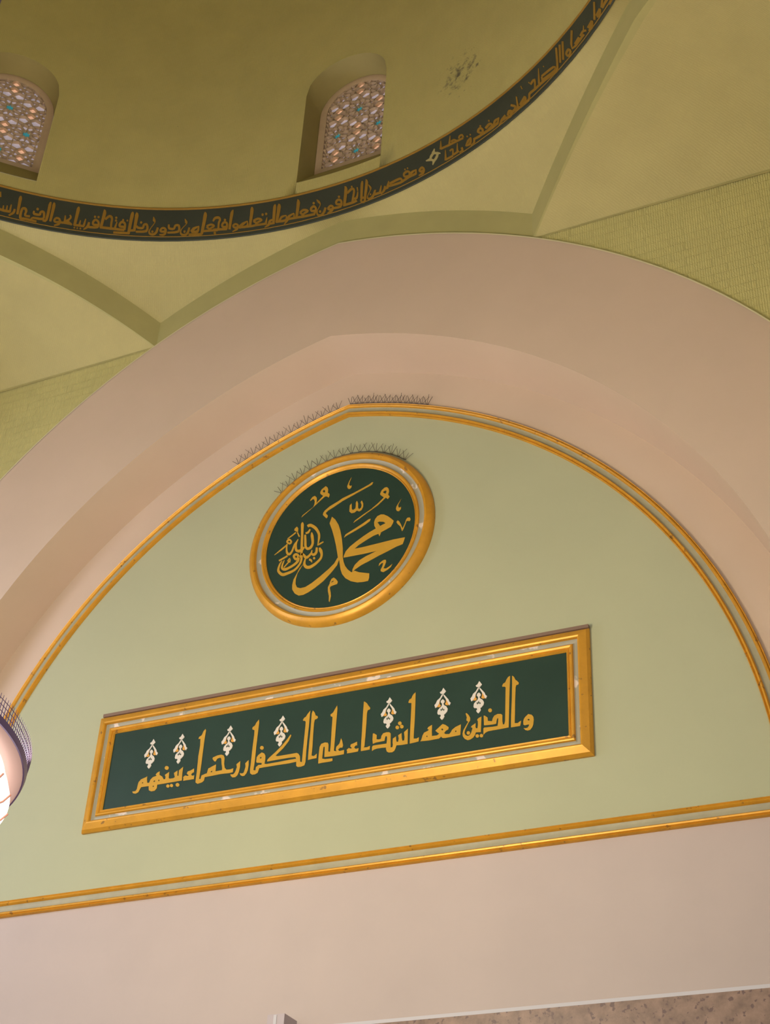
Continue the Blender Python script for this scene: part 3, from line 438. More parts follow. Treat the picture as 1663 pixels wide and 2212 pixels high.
    ',10671],[-681,10685],[-677,10699],[-672,10712],[-666,10725],[-658,10737],[-653,10745]],"w":2},{"p":[[-584,10757],[-570,10727],[-573,10694],[-593,10698],[-615,10722],[-603,10745]],"h":[[[-596,10731],[-587,10737],[-583,10722],[-593,10722]]],"w":2},{"l":[[-600,10710],[-653,10651]],"r":[[-588,10697],[-643,10639]],"w":2},{"l":[[-714,10738],[-612,10782]],"r":[[-726,10760],[-622,10801]],"w":2},{"l":[[-268,10820],[-268,10803],[-268,10779],[-270,10763],[-276,10754],[-285,10749],[-290,10747],[-293,10747],[-299,10750],[-303,10752],[-306,10764],[-306,10782],[-307,10797]],"r":[[-243,10814],[-241,10796],[-239,10769],[-241,10745],[-251,10727],[-264,10716],[-281,10711],[-299,10718],[-315,10732],[-326,10751],[-325,10771],[-320,10789],[-315,10800]],"w":2},{"l":[[-327,10767],[-335,10758],[-347,10745],[-358,10735],[-368,10732],[-377,10731],[-378,10732],[-380,10734],[-389,10747],[-401,10763],[-416,10776],[-429,10785],[-438,10790]],"r":[[-308,10748],[-316,10738],[-327,10723],[-340,10711],[-352,10702],[-366,10695],[-386,10698],[-404,10716],[-413,10733],[-419,10744],[-428,10750],[-438,10758],[-447,10763]],"w":2},{"l":[[-388,10713],[-392,10704],[-398,10690],[-402,10675],[-406,10662],[-409,10646],[-408,10628],[-402,10608],[-391,10588],[-374,10569],[-353,10558],[-331,10553],[-309,10554],[-288,10562],[-266,10573],[-245,10587],[-224,10604],[-202,10624],[-185,10645],[-176,10666],[-172,10687],[-172,10708],[-174,10729],[-179,10749],[-183,10766],[-193,10782],[-204,10798],[-212,10808]],"r":[[-376,10706],[-377,10695],[-379,10679],[-380,10664],[-380,10650],[-379,10637],[-376,10627],[-371,10617],[-364,10607],[-359,10602],[-351,10597],[-339,10594],[-324,10593],[-306,10597],[-286,10605],[-265,10615],[-244,10631],[-223,10649],[-208,10666],[-201,10682],[-200,10698],[-201,10714],[-206,10728],[-213,10743],[-222,10759],[-225,10776],[-228,10792],[-230,10804]],"w":2},{"l":[[-341,10667],[-334,10662],[-325,10656],[-321,10652],[-316,10648],[-310,10638],[-305,10631]],"r":[[-334,10690],[-326,10685],[-315,10678],[-302,10666],[-297,10650],[-297,10638],[-298,10630]],"w":2},{"p":[[-262,10676],[-264,10667],[-271,10663],[-280,10665],[-288,10673],[-291,10683],[-289,10692],[-282,10696],[-273,10694],[-265,10686]],"w":2},{"l":[[-429,10744],[-435,10747],[-444,10751],[-454,10755],[-463,10758],[-470,10760],[-476,10761]],"r":[[-433,10719],[-439,10722],[-447,10726],[-454,10729],[-460,10731],[-467,10732],[-472,10733]],"w":2}],"ring":[{"l":[[-4413,15686],[-4391,15598]],"r":[[-4383,15700],[-4364,15611]],"w":0},{"l":[[-4380,15386],[-4361,15382],[-4334,15375],[-4304,15371],[-4271,15372],[-4236,15376],[-4212,15378]],"r":[[-4375,15427],[-4357,15422],[-4331,15416],[-4304,15412],[-4273,15413],[-4239,15417],[-4215,15419]],"w":0},{"l":[[-4318,15474],[-4316,15390]],"r":[[-4304,15476],[-4292,15393]],"w":0},{"l":[[-4274,15490],[-4273,15398]],"r":[[-4260,15492],[-4249,15400]],"w":0},{"l":[[-4230,15524],[-4232,15388]],"r":[[-4215,15525],[-4203,15389]],"w":0},{"l":[[-4182,15461],[-4182,15444],[-4182,15423],[-4186,15407],[-4196,15385],[-4213,15359],[-4225,15340]],"r":[[-4156,15462],[-4154,15445],[-4153,15418],[-4158,15385],[-4175,15358],[-4196,15334],[-4211,15318]],"w":0},{"l":[[-4141,15714],[-4147,15707],[-4152,15695],[-4156,15658],[-4149,15572],[-4142,15462],[-4136,15383]],"r":[[-4137,15715],[-4130,15710],[-4122,15698],[-4114,15661],[-4112,15574],[-4109,15463],[-4108,15384]],"w":0},{"l":[[-3967,15412],[-3985,15410],[-4008,15407],[-4018,15408],[-4016,15414],[-4013,15442],[-4011,15473],[-4018,15499],[-4029,15520],[-4044,15532],[-4062,15534],[-4083,15524],[-4097,15493],[-4100,15441],[-4099,15377],[-4089,15323],[-4061,15302],[-4036,15309],[-4008,15315],[-3964,15314],[-3911,15312],[-3872,15311]],"r":[[-3963,15379],[-3981,15375],[-4008,15371],[-4034,15379],[-4043,15415],[-4040,15448],[-4040,15469],[-4044,15480],[-4048,15488],[-4052,15490],[-4058,15491],[-4064,15490],[-4067,15481],[-4069,15439],[-4067,15381],[-4060,15347],[-4059,15346],[-4041,15351],[-4011,15355],[-3965,15353],[-3911,15350],[-3873,15348]],"w":1},{'
    '"l":[[-3944,15505],[-3945,15490],[-3945,15464],[-3930,15437],[-3903,15432],[-3873,15434],[-3848,15442],[-3836,15467],[-3838,15487],[-3839,15491],[-3836,15495],[-3831,15500],[-3829,15501],[-3827,15501],[-3824,15498],[-3821,15488],[-3814,15460],[-3810,15428],[-3813,15414],[-3841,15406],[-3888,15405],[-3927,15400],[-3947,15381],[-3953,15359],[-3954,15346]],"r":[[-3924,15504],[-3922,15489],[-3921,15475],[-3920,15474],[-3904,15471],[-3877,15472],[-3860,15476],[-3863,15473],[-3866,15483],[-3866,15506],[-3857,15524],[-3846,15537],[-3831,15543],[-3816,15538],[-3802,15523],[-3793,15501],[-3786,15467],[-3781,15422],[-3796,15378],[-3837,15367],[-3886,15368],[-3920,15366],[-3931,15358],[-3934,15348],[-3937,15338]],"w":1},{"p":[[-3881,15555],[-3882,15540],[-3888,15529],[-3898,15527],[-3908,15532],[-3913,15545],[-3913,15559],[-3906,15570],[-3896,15573],[-3887,15567]],"w":1},{"l":[[-3761,15723],[-3768,15717],[-3775,15703],[-3781,15664],[-3778,15580],[-3775,15475],[-3776,15401],[-3780,15392],[-3787,15396],[-3798,15401]],"r":[[-3753,15719],[-3749,15710],[-3746,15697],[-3743,15661],[-3742,15579],[-3740,15472],[-3744,15390],[-3764,15351],[-3791,15353],[-3805,15359]],"w":1},{"l":[[-3728,15711],[-3729,15702],[-3731,15698],[-3733,15667],[-3729,15579],[-3727,15464],[-3724,15381]],"r":[[-3724,15721],[-3716,15723],[-3702,15709],[-3691,15668],[-3691,15577],[-3693,15461],[-3695,15378]],"w":1},{"l":[[-3652,15409],[-3650,15417],[-3645,15432],[-3640,15440],[-3632,15441],[-3620,15439],[-3612,15435],[-3610,15430],[-3609,15422],[-3609,15419],[-3616,15412],[-3629,15405],[-3640,15402],[-3646,15404],[-3651,15409],[-3652,15409]],"r":[[-3676,15407],[-3674,15431],[-3665,15454],[-3652,15472],[-3633,15476],[-3615,15473],[-3599,15463],[-3588,15443],[-3584,15420],[-3589,15396],[-3603,15381],[-3621,15371],[-3638,15367],[-3654,15372],[-3668,15385],[-3676,15407]],"w":1},{"l":[[-3608,15431],[-3608,15412],[-3609,15389],[-3612,15374],[-3622,15359],[-3641,15343],[-3655,15331]],"r":[[-3579,15429],[-3578,15409],[-3579,15379],[-3587,15346],[-3609,15328],[-3632,15317],[-3649,15312]],"w":1},{"l":[[-3591,15374],[-3570,15376],[-3539,15379],[-3510,15379],[-3482,15378],[-3455,15375],[-3435,15373]],"r":[[-3595,15409],[-3573,15412],[-3542,15416],[-3512,15417],[-3482,15412],[-3453,15404],[-3434,15398]],"w":1},{"l":[[-3552,15527],[-3547,15400]],"r":[[-3537,15529],[-3512,15405]],"w":1},{"l":[[-3496,15542],[-3490,15530],[-3483,15517],[-3483,15508],[-3495,15483],[-3515,15450],[-3530,15426]],"r":[[-3486,15556],[-3477,15547],[-3464,15528],[-3460,15495],[-3474,15461],[-3494,15425],[-3509,15401]],"w":1},{"l":[[-3527,15428],[-3448,15369]],"r":[[-3512,15467],[-3437,15398]],"w":1},{"l":[[-3414,15713],[-3416,15705],[-3421,15702],[-3425,15671],[-3423,15581],[-3422,15463],[-3421,15378]],"r":[[-3411,15718],[-3403,15721],[-3391,15708],[-3382,15668],[-3383,15576],[-3386,15458],[-3388,15373]],"w":2},{"l":[[-3411,15368],[-3283,15368]],"r":[[-3414,15406],[-3285,15406]],"w":2},{"l":[[-3352,15484],[-3361,15390]],"r":[[-3337,15481],[-3333,15385]],"w":2},{"l":[[-3292,15522],[-3306,15393]],"r":[[-3277,15518],[-3275,15386]],"w":2},{"p":[[-3387,15341],[-3387,15331],[-3392,15324],[-3399,15322],[-3406,15327],[-3410,15336],[-3409,15346],[-3405,15354],[-3397,15355],[-3391,15350]],"w":2},{"p":[[-3351,15340],[-3352,15330],[-3356,15323],[-3363,15321],[-3370,15326],[-3374,15335],[-3373,15345],[-3369,15352],[-3362,15354],[-3355,15349]],"w":2},{"p":[[-3312,15339],[-3313,15329],[-3318,15322],[-3325,15320],[-3331,15325],[-3335,15334],[-3335,15345],[-3330,15352],[-3323,15353],[-3316,15348]],"w":2},{"l":[[-3248,15471],[-3249,15450],[-3251,15424],[-3256,15403],[-3264,15380],[-3278,15355],[-3289,15335]],"r":[[-3221,15467],[-3220,15446],[-3219,15413],[-3224,15378],[-3243,15352],[-3263,15332],[-3278,15319]],"w":2},{"l":[[-3228,15365],[-3195,15366],[-3149,15369],[-3111,15382],[-3095,15419],[-3097,15462],[-3106,15497],[-3123,15523],[-3144,15539],[-3166,15544],[-3184,15529],[-3194,15505],[-3199,15483],[-3199,15460],[-3192,15437],[-317'
    '6,15419],[-3155,15415],[-3132,15416],[-3116,15418]],"r":[[-3232,15403],[-3199,15404],[-3155,15407],[-3127,15415],[-3122,15430],[-3124,15458],[-3130,15481],[-3138,15493],[-3151,15503],[-3159,15505],[-3162,15501],[-3168,15486],[-3171,15472],[-3172,15464],[-3170,15457],[-3169,15455],[-3157,15453],[-3137,15455],[-3121,15456]],"w":2},{"p":[[-3163,15581],[-3164,15568],[-3170,15560],[-3178,15558],[-3186,15564],[-3191,15576],[-3190,15588],[-3184,15597],[-3176,15598],[-3167,15592]],"w":2},{"p":[[-3118,15584],[-3119,15571],[-3125,15563],[-3134,15561],[-3142,15568],[-3146,15579],[-3146,15591],[-3140,15600],[-3131,15601],[-3123,15595]],"w":2},{"l":[[-3087,15721],[-3086,15709],[-3087,15701],[-3089,15672],[-3089,15587],[-3091,15476],[-3092,15396]],"r":[[-3085,15726],[-3075,15727],[-3058,15712],[-3046,15667],[-3049,15579],[-3055,15468],[-3059,15388]],"w":3},{"l":[[-3085,15383],[-2774,15371]],"r":[[-3088,15424],[-2777,15411]],"w":3},{"l":[[-2931,15396],[-2934,15414],[-2939,15440],[-2942,15469],[-2943,15504],[-2943,15546],[-2947,15585],[-2959,15615],[-2978,15636],[-3003,15640],[-3024,15618],[-3042,15587],[-3054,15565]],"r":[[-2957,15391],[-2961,15410],[-2965,15437],[-2969,15470],[-2971,15508],[-2971,15548],[-2974,15576],[-2981,15590],[-2987,15597],[-2990,15598],[-3002,15586],[-3020,15559],[-3033,15539]],"w":3},{"l":[[-2896,15527],[-2918,15396]],"r":[[-2881,15522],[-2885,15384]],"w":3},{"p":[[-2895,15602],[-2896,15589],[-2902,15581],[-2911,15580],[-2919,15587],[-2923,15598],[-2923,15611],[-2917,15619],[-2908,15620],[-2900,15613]],"w":3},{"p":[[-2890,15550],[-2891,15538],[-2897,15530],[-2906,15529],[-2914,15535],[-2919,15547],[-2918,15559],[-2912,15568],[-2903,15569],[-2895,15562]],"w":3},{"l":[[-2762,15393],[-2762,15422],[-2763,15464],[-2769,15504],[-2787,15533],[-2809,15549],[-2832,15552],[-2849,15535],[-2859,15511],[-2864,15488],[-2863,15465],[-2854,15444],[-2838,15430],[-2818,15426],[-2797,15425],[-2782,15426]],"r":[[-2791,15398],[-2791,15427],[-2792,15465],[-2795,15491],[-2803,15502],[-2815,15510],[-2822,15512],[-2826,15506],[-2832,15490],[-2835,15476],[-2835,15472],[-2834,15470],[-2833,15468],[-2820,15466],[-2801,15466],[-2786,15466]],"w":3},{"p":[[-2803,15569],[-2803,15557],[-2810,15548],[-2818,15547],[-2827,15554],[-2831,15566],[-2830,15578],[-2824,15586],[-2815,15587],[-2807,15581]],"w":3},{"p":[[-2750,15565],[-2751,15555],[-2756,15548],[-2763,15548],[-2770,15553],[-2774,15563],[-2773,15573],[-2768,15580],[-2761,15581],[-2754,15575]],"w":3},{"l":[[-2713,15729],[-2721,15729],[-2731,15716],[-2738,15673],[-2737,15566],[-2735,15430],[-2732,15331]],"r":[[-2706,15721],[-2702,15713],[-2698,15704],[-2694,15663],[-2696,15558],[-2697,15423],[-2699,15325]],"w":4},{"l":[[-2707,15359],[-2910,15353]],"r":[[-2703,15321],[-2906,15315]],"w":4},{"l":[[-2674,15704],[-2672,15695],[-2677,15695],[-2680,15670],[-2674,15583],[-2670,15467],[-2667,15383]],"r":[[-2674,15717],[-2665,15723],[-2646,15710],[-2632,15667],[-2632,15576],[-2633,15460],[-2635,15377]],"w":4},{"l":[[-2642,15417],[-2718,15407]],"r":[[-2635,15379],[-2712,15369]],"w":4},{"l":[[-2642,15473],[-2638,15462],[-2629,15444],[-2612,15429],[-2589,15424],[-2563,15422],[-2540,15430],[-2529,15458],[-2530,15482],[-2529,15489],[-2523,15493],[-2514,15495],[-2514,15495],[-2507,15471],[-2502,15433],[-2506,15412],[-2539,15400],[-2592,15394],[-2631,15390]],"r":[[-2622,15488],[-2617,15479],[-2612,15470],[-2607,15466],[-2591,15462],[-2569,15461],[-2558,15464],[-2558,15470],[-2559,15491],[-2553,15517],[-2536,15532],[-2514,15535],[-2491,15515],[-2478,15476],[-2471,15424],[-2486,15376],[-2531,15361],[-2587,15358],[-2626,15357]],"w":4},{"p":[[-2569,15545],[-2570,15533],[-2576,15525],[-2585,15524],[-2593,15531],[-2598,15543],[-2597,15555],[-2591,15563],[-2582,15564],[-2573,15557]],"w":4},{"l":[[-2443,15651],[-2443,15634],[-2442,15610],[-2441,15584],[-2428,15568],[-2420,15562],[-2415,15548],[-2424,15519],[-2439,15482],[-2451,15449],[-2460,15426],[-2467,15406],[-2470,15385],[-2466,15363],[-2457,15343],[-2444,15326],[-242'
    '7,15317],[-2408,15314],[-2389,15317],[-2374,15328],[-2360,15346],[-2350,15369],[-2346,15400],[-2344,15433],[-2344,15456]],"r":[[-2436,15653],[-2427,15639],[-2416,15617],[-2407,15601],[-2405,15587],[-2400,15567],[-2404,15542],[-2414,15510],[-2430,15474],[-2443,15442],[-2448,15417],[-2451,15398],[-2450,15384],[-2446,15373],[-2440,15365],[-2434,15360],[-2425,15355],[-2412,15353],[-2402,15355],[-2394,15362],[-2386,15375],[-2380,15390],[-2376,15413],[-2374,15443],[-2372,15465]],"w":5},{"p":[[-2403,15387],[-2404,15374],[-2410,15366],[-2420,15366],[-2428,15373],[-2433,15386],[-2432,15398],[-2425,15406],[-2416,15407],[-2407,15399]],"w":5},{"l":[[-2305,15409],[-2303,15417],[-2296,15429],[-2290,15435],[-2284,15435],[-2275,15432],[-2269,15428],[-2266,15422],[-2264,15413],[-2263,15413],[-2270,15410],[-2287,15407],[-2300,15408],[-2304,15410],[-2305,15411],[-2305,15409]],"r":[[-2332,15419],[-2327,15440],[-2317,15458],[-2303,15471],[-2285,15473],[-2268,15466],[-2253,15454],[-2242,15433],[-2237,15409],[-2242,15383],[-2260,15373],[-2281,15370],[-2300,15371],[-2316,15379],[-2328,15396],[-2332,15419]],"w":5},{"l":[[-2269,15432],[-2267,15413],[-2263,15389],[-2263,15372],[-2266,15363],[-2272,15354],[-2279,15348],[-2292,15345],[-2310,15344],[-2323,15344]],"r":[[-2239,15433],[-2236,15413],[-2233,15385],[-2233,15356],[-2241,15335],[-2253,15320],[-2269,15311],[-2289,15312],[-2309,15318],[-2322,15323]],"w":5},{"l":[[-2234,15519],[-2234,15499],[-2232,15468],[-2219,15434],[-2192,15420],[-2165,15416],[-2140,15423],[-2128,15448],[-2128,15472],[-2127,15480],[-2118,15484],[-2105,15485],[-2103,15484],[-2097,15461],[-2092,15426],[-2097,15406],[-2132,15395],[-2187,15390],[-2227,15387]],"r":[[-2212,15517],[-2209,15497],[-2206,15473],[-2203,15464],[-2191,15459],[-2170,15456],[-2157,15458],[-2156,15464],[-2156,15486],[-2148,15511],[-2129,15524],[-2105,15526],[-2080,15506],[-2067,15465],[-2061,15414],[-2077,15369],[-2124,15357],[-2181,15356],[-2223,15358]],"w":5},{"l":[[-2032,15616],[-2029,15597],[-2023,15571],[-2020,15549],[-2012,15539],[-2006,15535],[-2004,15521],[-2016,15498],[-2034,15469],[-2049,15442],[-2058,15420],[-2064,15400],[-2065,15378],[-2061,15355],[-2051,15332],[-2035,15313],[-2015,15305],[-1993,15305],[-1974,15310],[-1960,15324],[-1950,15342],[-1943,15365],[-1939,15396],[-1939,15428],[-1939,15451]],"r":[[-2027,15619],[-2015,15605],[-2001,15584],[-1988,15564],[-1987,15548],[-1987,15530],[-1995,15514],[-2008,15489],[-2026,15460],[-2040,15434],[-2046,15412],[-2047,15393],[-2045,15378],[-2041,15365],[-2034,15353],[-2027,15348],[-2016,15344],[-2001,15344],[-1990,15347],[-1982,15355],[-1976,15367],[-1972,15383],[-1968,15408],[-1966,15438],[-1965,15460]],"w":6},{"p":[[-1989,15384],[-1990,15372],[-1997,15364],[-2006,15365],[-2015,15373],[-2020,15386],[-2018,15398],[-2012,15406],[-2002,15405],[-1993,15397]],"w":6},{"l":[[-1942,15307],[-1771,15304]],"r":[[-1948,15347],[-1776,15344]],"w":6},{"l":[[-1912,15371],[-1903,15381],[-1892,15396],[-1878,15408],[-1861,15429],[-1838,15450],[-1823,15467]],"r":[[-1931,15391],[-1926,15407],[-1917,15429],[-1903,15453],[-1877,15465],[-1849,15474],[-1828,15479]],"w":6},{"l":[[-1832,15470],[-1838,15444],[-1843,15411],[-1851,15399],[-1865,15395],[-1894,15399],[-1916,15402]],"r":[[-1823,15468],[-1818,15438],[-1815,15395],[-1824,15353],[-1858,15346],[-1891,15353],[-1914,15359]],"w":6},{"l":[[-1787,15722],[-1787,15711],[-1790,15705],[-1794,15669],[-1792,15563],[-1793,15425],[-1793,15326]],"r":[[-1784,15727],[-1774,15727],[-1757,15708],[-1745,15656],[-1748,15548],[-1754,15412],[-1759,15314]],"w":6},{"l":[[-1758,15360],[-1741,15361],[-1715,15362],[-1685,15362],[-1647,15362],[-1604,15360],[-1574,15359]],"r":[[-1765,15397],[-1747,15397],[-1721,15398],[-1691,15398],[-1652,15398],[-1610,15396],[-1579,15395]],"w":7},{"l":[[-1720,15444],[-1707,15454],[-1688,15467],[-1673,15472],[-1658,15468],[-1644,15458],[-1643,15462],[-1646,15463],[-1663,15450],[-1678,15436],[-1687,15421],[-1692,15408],[-1695,15399]],"r":[[-1736,15477],[-1723,15487],[-170'
    '2,15501],[-1679,15508],[-1656,15502],[-1633,15487],[-1616,15457],[-1627,15432],[-1645,15418],[-1658,15406],[-1664,15396],[-1668,15386],[-1671,15378]],"w":7},{"l":[[-1734,15439],[-1684,15387]],"r":[[-1721,15466],[-1672,15414]],"w":7},{"p":[[-1588,15327],[-1589,15314],[-1597,15306],[-1608,15307],[-1618,15317],[-1623,15331],[-1621,15345],[-1613,15353],[-1602,15352],[-1593,15342]],"w":7},{"l":[[-1641,15539],[-1636,15553],[-1629,15572],[-1622,15581],[-1612,15585],[-1597,15585],[-1588,15583],[-1585,15581],[-1581,15571],[-1578,15561],[-1579,15554],[-1584,15539],[-1587,15513],[-1585,15471],[-1582,15423],[-1579,15390]],"r":[[-1663,15554],[-1661,15571],[-1656,15597],[-1645,15620],[-1625,15630],[-1602,15631],[-1581,15624],[-1563,15604],[-1553,15579],[-1549,15555],[-1552,15534],[-1557,15521],[-1560,15503],[-1559,15465],[-1555,15418],[-1553,15385]],"w":7},{"l":[[-1631,15371],[-1451,15363]],"r":[[-1637,15410],[-1457,15403]],"w":7},{"l":[[-1446,15376],[-1444,15403],[-1443,15441],[-1448,15479],[-1463,15508],[-1484,15526],[-1505,15531],[-1522,15519],[-1534,15498],[-1540,15475],[-1538,15451],[-1528,15427],[-1511,15409],[-1491,15402],[-1469,15401],[-1455,15400]],"r":[[-1475,15388],[-1474,15414],[-1473,15450],[-1475,15473],[-1480,15482],[-1489,15489],[-1494,15491],[-1499,15486],[-1507,15472],[-1511,15460],[-1510,15454],[-1508,15448],[-1505,15445],[-1494,15442],[-1476,15441],[-1461,15440]],"w":7},{"p":[[-1481,15547],[-1483,15534],[-1490,15527],[-1500,15529],[-1509,15538],[-1514,15552],[-1512,15565],[-1505,15572],[-1495,15570],[-1486,15561]],"w":7},{"l":[[-1408,15725],[-1417,15722],[-1430,15709],[-1440,15668],[-1439,15576],[-1437,15460],[-1435,15377]],"r":[[-1403,15720],[-1402,15706],[-1400,15690],[-1398,15650],[-1401,15562],[-1402,15448],[-1403,15367]],"w":8},{"l":[[-1364,15423],[-1361,15426],[-1353,15434],[-1346,15437],[-1339,15435],[-1330,15429],[-1327,15425],[-1327,15422],[-1327,15414],[-1328,15411],[-1334,15410],[-1345,15410],[-1354,15413],[-1359,15418],[-1364,15424],[-1364,15423]],"r":[[-1391,15437],[-1383,15455],[-1370,15468],[-1354,15474],[-1337,15469],[-1320,15458],[-1306,15440],[-1300,15417],[-1301,15396],[-1309,15379],[-1325,15373],[-1342,15374],[-1359,15380],[-1373,15393],[-1385,15412],[-1391,15437]],"w":8},{"l":[[-1325,15435],[-1326,15417],[-1329,15394],[-1334,15377],[-1346,15360],[-1365,15343],[-1379,15329]],"r":[[-1295,15420],[-1296,15402],[-1299,15373],[-1309,15345],[-1331,15331],[-1356,15322],[-1373,15317]],"w":8},{"l":[[-1292,15383],[-1278,15392],[-1257,15406],[-1237,15420],[-1220,15441],[-1202,15462],[-1191,15478]],"r":[[-1308,15409],[-1297,15425],[-1280,15445],[-1262,15465],[-1238,15476],[-1215,15485],[-1197,15490]],"w":8},{"l":[[-1199,15484],[-1198,15457],[-1197,15422],[-1203,15409],[-1224,15404],[-1261,15406],[-1290,15408]],"r":[[-1189,15484],[-1181,15455],[-1172,15412],[-1178,15370],[-1214,15361],[-1256,15367],[-1285,15371]],"w":8},{"l":[[-1168,15731],[-1170,15721],[-1173,15714],[-1176,15681],[-1172,15589],[-1170,15470],[-1168,15384]],"r":[[-1165,15734],[-1155,15731],[-1141,15713],[-1129,15666],[-1130,15573],[-1133,15456],[-1136,15372]],"w":8},{"l":[[-1296,15369],[-1250,15367],[-1186,15363],[-1133,15361],[-1108,15362],[-1097,15365],[-1076,15367],[-1028,15366],[-969,15365],[-926,15363]],"r":[[-1302,15406],[-1256,15404],[-1192,15400],[-1140,15398],[-1118,15398],[-1107,15401],[-1085,15403],[-1036,15403],[-976,15402],[-933,15400]],"w":8},{"l":[[-1107,15455],[-1091,15464],[-1069,15476],[-1051,15480],[-1035,15474],[-1018,15462],[-1017,15468],[-1022,15469],[-1043,15460],[-1064,15446],[-1077,15427],[-1086,15407],[-1092,15393]],"r":[[-1123,15490],[-1107,15499],[-1083,15512],[-1058,15517],[-1031,15508],[-1007,15490],[-990,15456],[-1005,15435],[-1027,15425],[-1044,15414],[-1054,15400],[-1062,15382],[-1068,15368]],"w":8},{"l":[[-1120,15454],[-1064,15400]],"r":[[-1109,15482],[-1053,15428]],"w":8},{"l":[[-939,15500],[-961,15390]],"r":[[-930,15495],[-923,15370]],"w":8},{"p":[[-984,15556],[-986,15543],[-993,15537],[-1004,15539],[-1013,15549]'
    ',[-1017,15563],[-1016,15576],[-1008,15583],[-998,15580],[-988,15570]],"w":8},{"p":[[-937,15558],[-939,15545],[-946,15539],[-957,15541],[-966,15552],[-970,15566],[-968,15578],[-961,15585],[-950,15582],[-941,15572]],"w":8},{"l":[[-831,15448],[-850,15449],[-877,15448],[-902,15438],[-912,15410],[-913,15385],[-916,15371],[-926,15355],[-943,15338],[-955,15325]],"r":[[-824,15426],[-841,15419],[-863,15411],[-876,15399],[-879,15388],[-880,15364],[-887,15337],[-909,15323],[-932,15316],[-949,15313]],"w":9},{"l":[[-905,15350],[-823,15351]],"r":[[-914,15387],[-832,15388]],"w":9},{"l":[[-840,15708],[-848,15712],[-862,15703],[-870,15666],[-866,15572],[-859,15451],[-853,15365]],"r":[[-834,15695],[-833,15687],[-830,15681],[-827,15648],[-825,15558],[-822,15439],[-819,15353]],"w":9},{"l":[[-806,15696],[-805,15686],[-809,15685],[-813,15659],[-811,15573],[-813,15460],[-813,15378]],"r":[[-803,15707],[-793,15707],[-774,15687],[-762,15640],[-766,15552],[-773,15441],[-779,15362]],"w":9},{"l":[[-799,15362],[-704,15358]],"r":[[-807,15399],[-712,15395]],"w":9},{"l":[[-677,15472],[-695,15475],[-720,15476],[-745,15470],[-759,15447],[-768,15420],[-773,15402]],"r":[[-673,15459],[-688,15452],[-709,15445],[-724,15434],[-733,15419],[-742,15396],[-747,15379]],"w":9},{"l":[[-680,15466],[-679,15440],[-678,15409],[-686,15397],[-721,15394],[-774,15400],[-813,15405]],"r":[[-670,15465],[-662,15437],[-654,15395],[-667,15357],[-712,15353],[-768,15362],[-808,15368]],"w":9},{"l":[[-575,15482],[-596,15477],[-625,15467],[-651,15453],[-661,15430],[-664,15410],[-667,15393],[-675,15365],[-686,15333],[-693,15309]],"r":[[-567,15465],[-584,15450],[-608,15432],[-624,15414],[-629,15403],[-630,15387],[-635,15363],[-652,15339],[-671,15315],[-685,15299]],"w":10},{"l":[[-648,15371],[-456,15355]],"r":[[-657,15411],[-464,15396]],"w":10},{"l":[[-575,15470],[-577,15390]],"r":[[-565,15467],[-549,15382]],"w":10},{"l":[[-547,15713],[-547,15700],[-548,15689],[-551,15657],[-548,15572],[-548,15463],[-547,15384]],"r":[[-544,15716],[-532,15709],[-516,15687],[-503,15639],[-505,15552],[-509,15444],[-513,15368]],"w":10},{"l":[[-478,15441],[-468,15453],[-453,15468],[-439,15474],[-420,15468],[-397,15454],[-393,15455],[-397,15464],[-416,15457],[-436,15445],[-451,15425],[-463,15404],[-472,15390]],"r":[[-500,15473],[-489,15485],[-472,15503],[-449,15512],[-420,15504],[-391,15486],[-367,15455],[-378,15429],[-399,15420],[-416,15411],[-428,15395],[-439,15375],[-448,15361]],"w":10},{"l":[[-496,15444],[-439,15379]],"r":[[-483,15469],[-426,15404]],"w":10},{"l":[[-461,15353],[-274,15341]],"r":[[-471,15394],[-284,15382]],"w":10},{"l":[[-271,15351],[-265,15375],[-257,15410],[-255,15446],[-265,15481],[-282,15510],[-305,15530],[-327,15529],[-343,15516],[-355,15498],[-357,15475],[-352,15449],[-335,15422],[-313,15410],[-290,15403],[-274,15400]],"r":[[-300,15376],[-295,15400],[-287,15432],[-285,15456],[-290,15471],[-299,15485],[-303,15490],[-308,15488],[-320,15479],[-326,15470],[-327,15464],[-325,15456],[-325,15454],[-315,15449],[-295,15444],[-280,15440]],"w":10},{"p":[[-294,15562],[-297,15550],[-305,15545],[-315,15548],[-325,15560],[-329,15574],[-327,15586],[-319,15592],[-308,15588],[-299,15577]],"w":10},{"l":[[-279,15617],[-273,15601],[-264,15581],[-255,15559],[-242,15543],[-230,15529],[-223,15512],[-228,15487],[-240,15457],[-250,15430],[-257,15409],[-262,15391],[-262,15370],[-256,15346],[-244,15323],[-227,15303],[-207,15294],[-187,15292],[-168,15297],[-154,15311],[-143,15330],[-134,15350],[-128,15375],[-125,15400],[-123,15418]],"r":[[-275,15623],[-263,15613],[-247,15598],[-232,15580],[-222,15559],[-212,15533],[-209,15505],[-217,15476],[-230,15447],[-241,15421],[-243,15399],[-242,15381],[-239,15367],[-234,15354],[-227,15343],[-221,15338],[-213,15335],[-200,15333],[-189,15336],[-181,15346],[-173,15363],[-166,15381],[-161,15400],[-157,15423],[-154,15439]],"w":11},{"p":[[-191,15376],[-193,15363],[-202,15358],[-214,15362],[-224,15374],[-228,15390],[-226,15403],[-217,15408],[-206,15404],[-196,15392]],"w":11},{"l":[[-86,153'
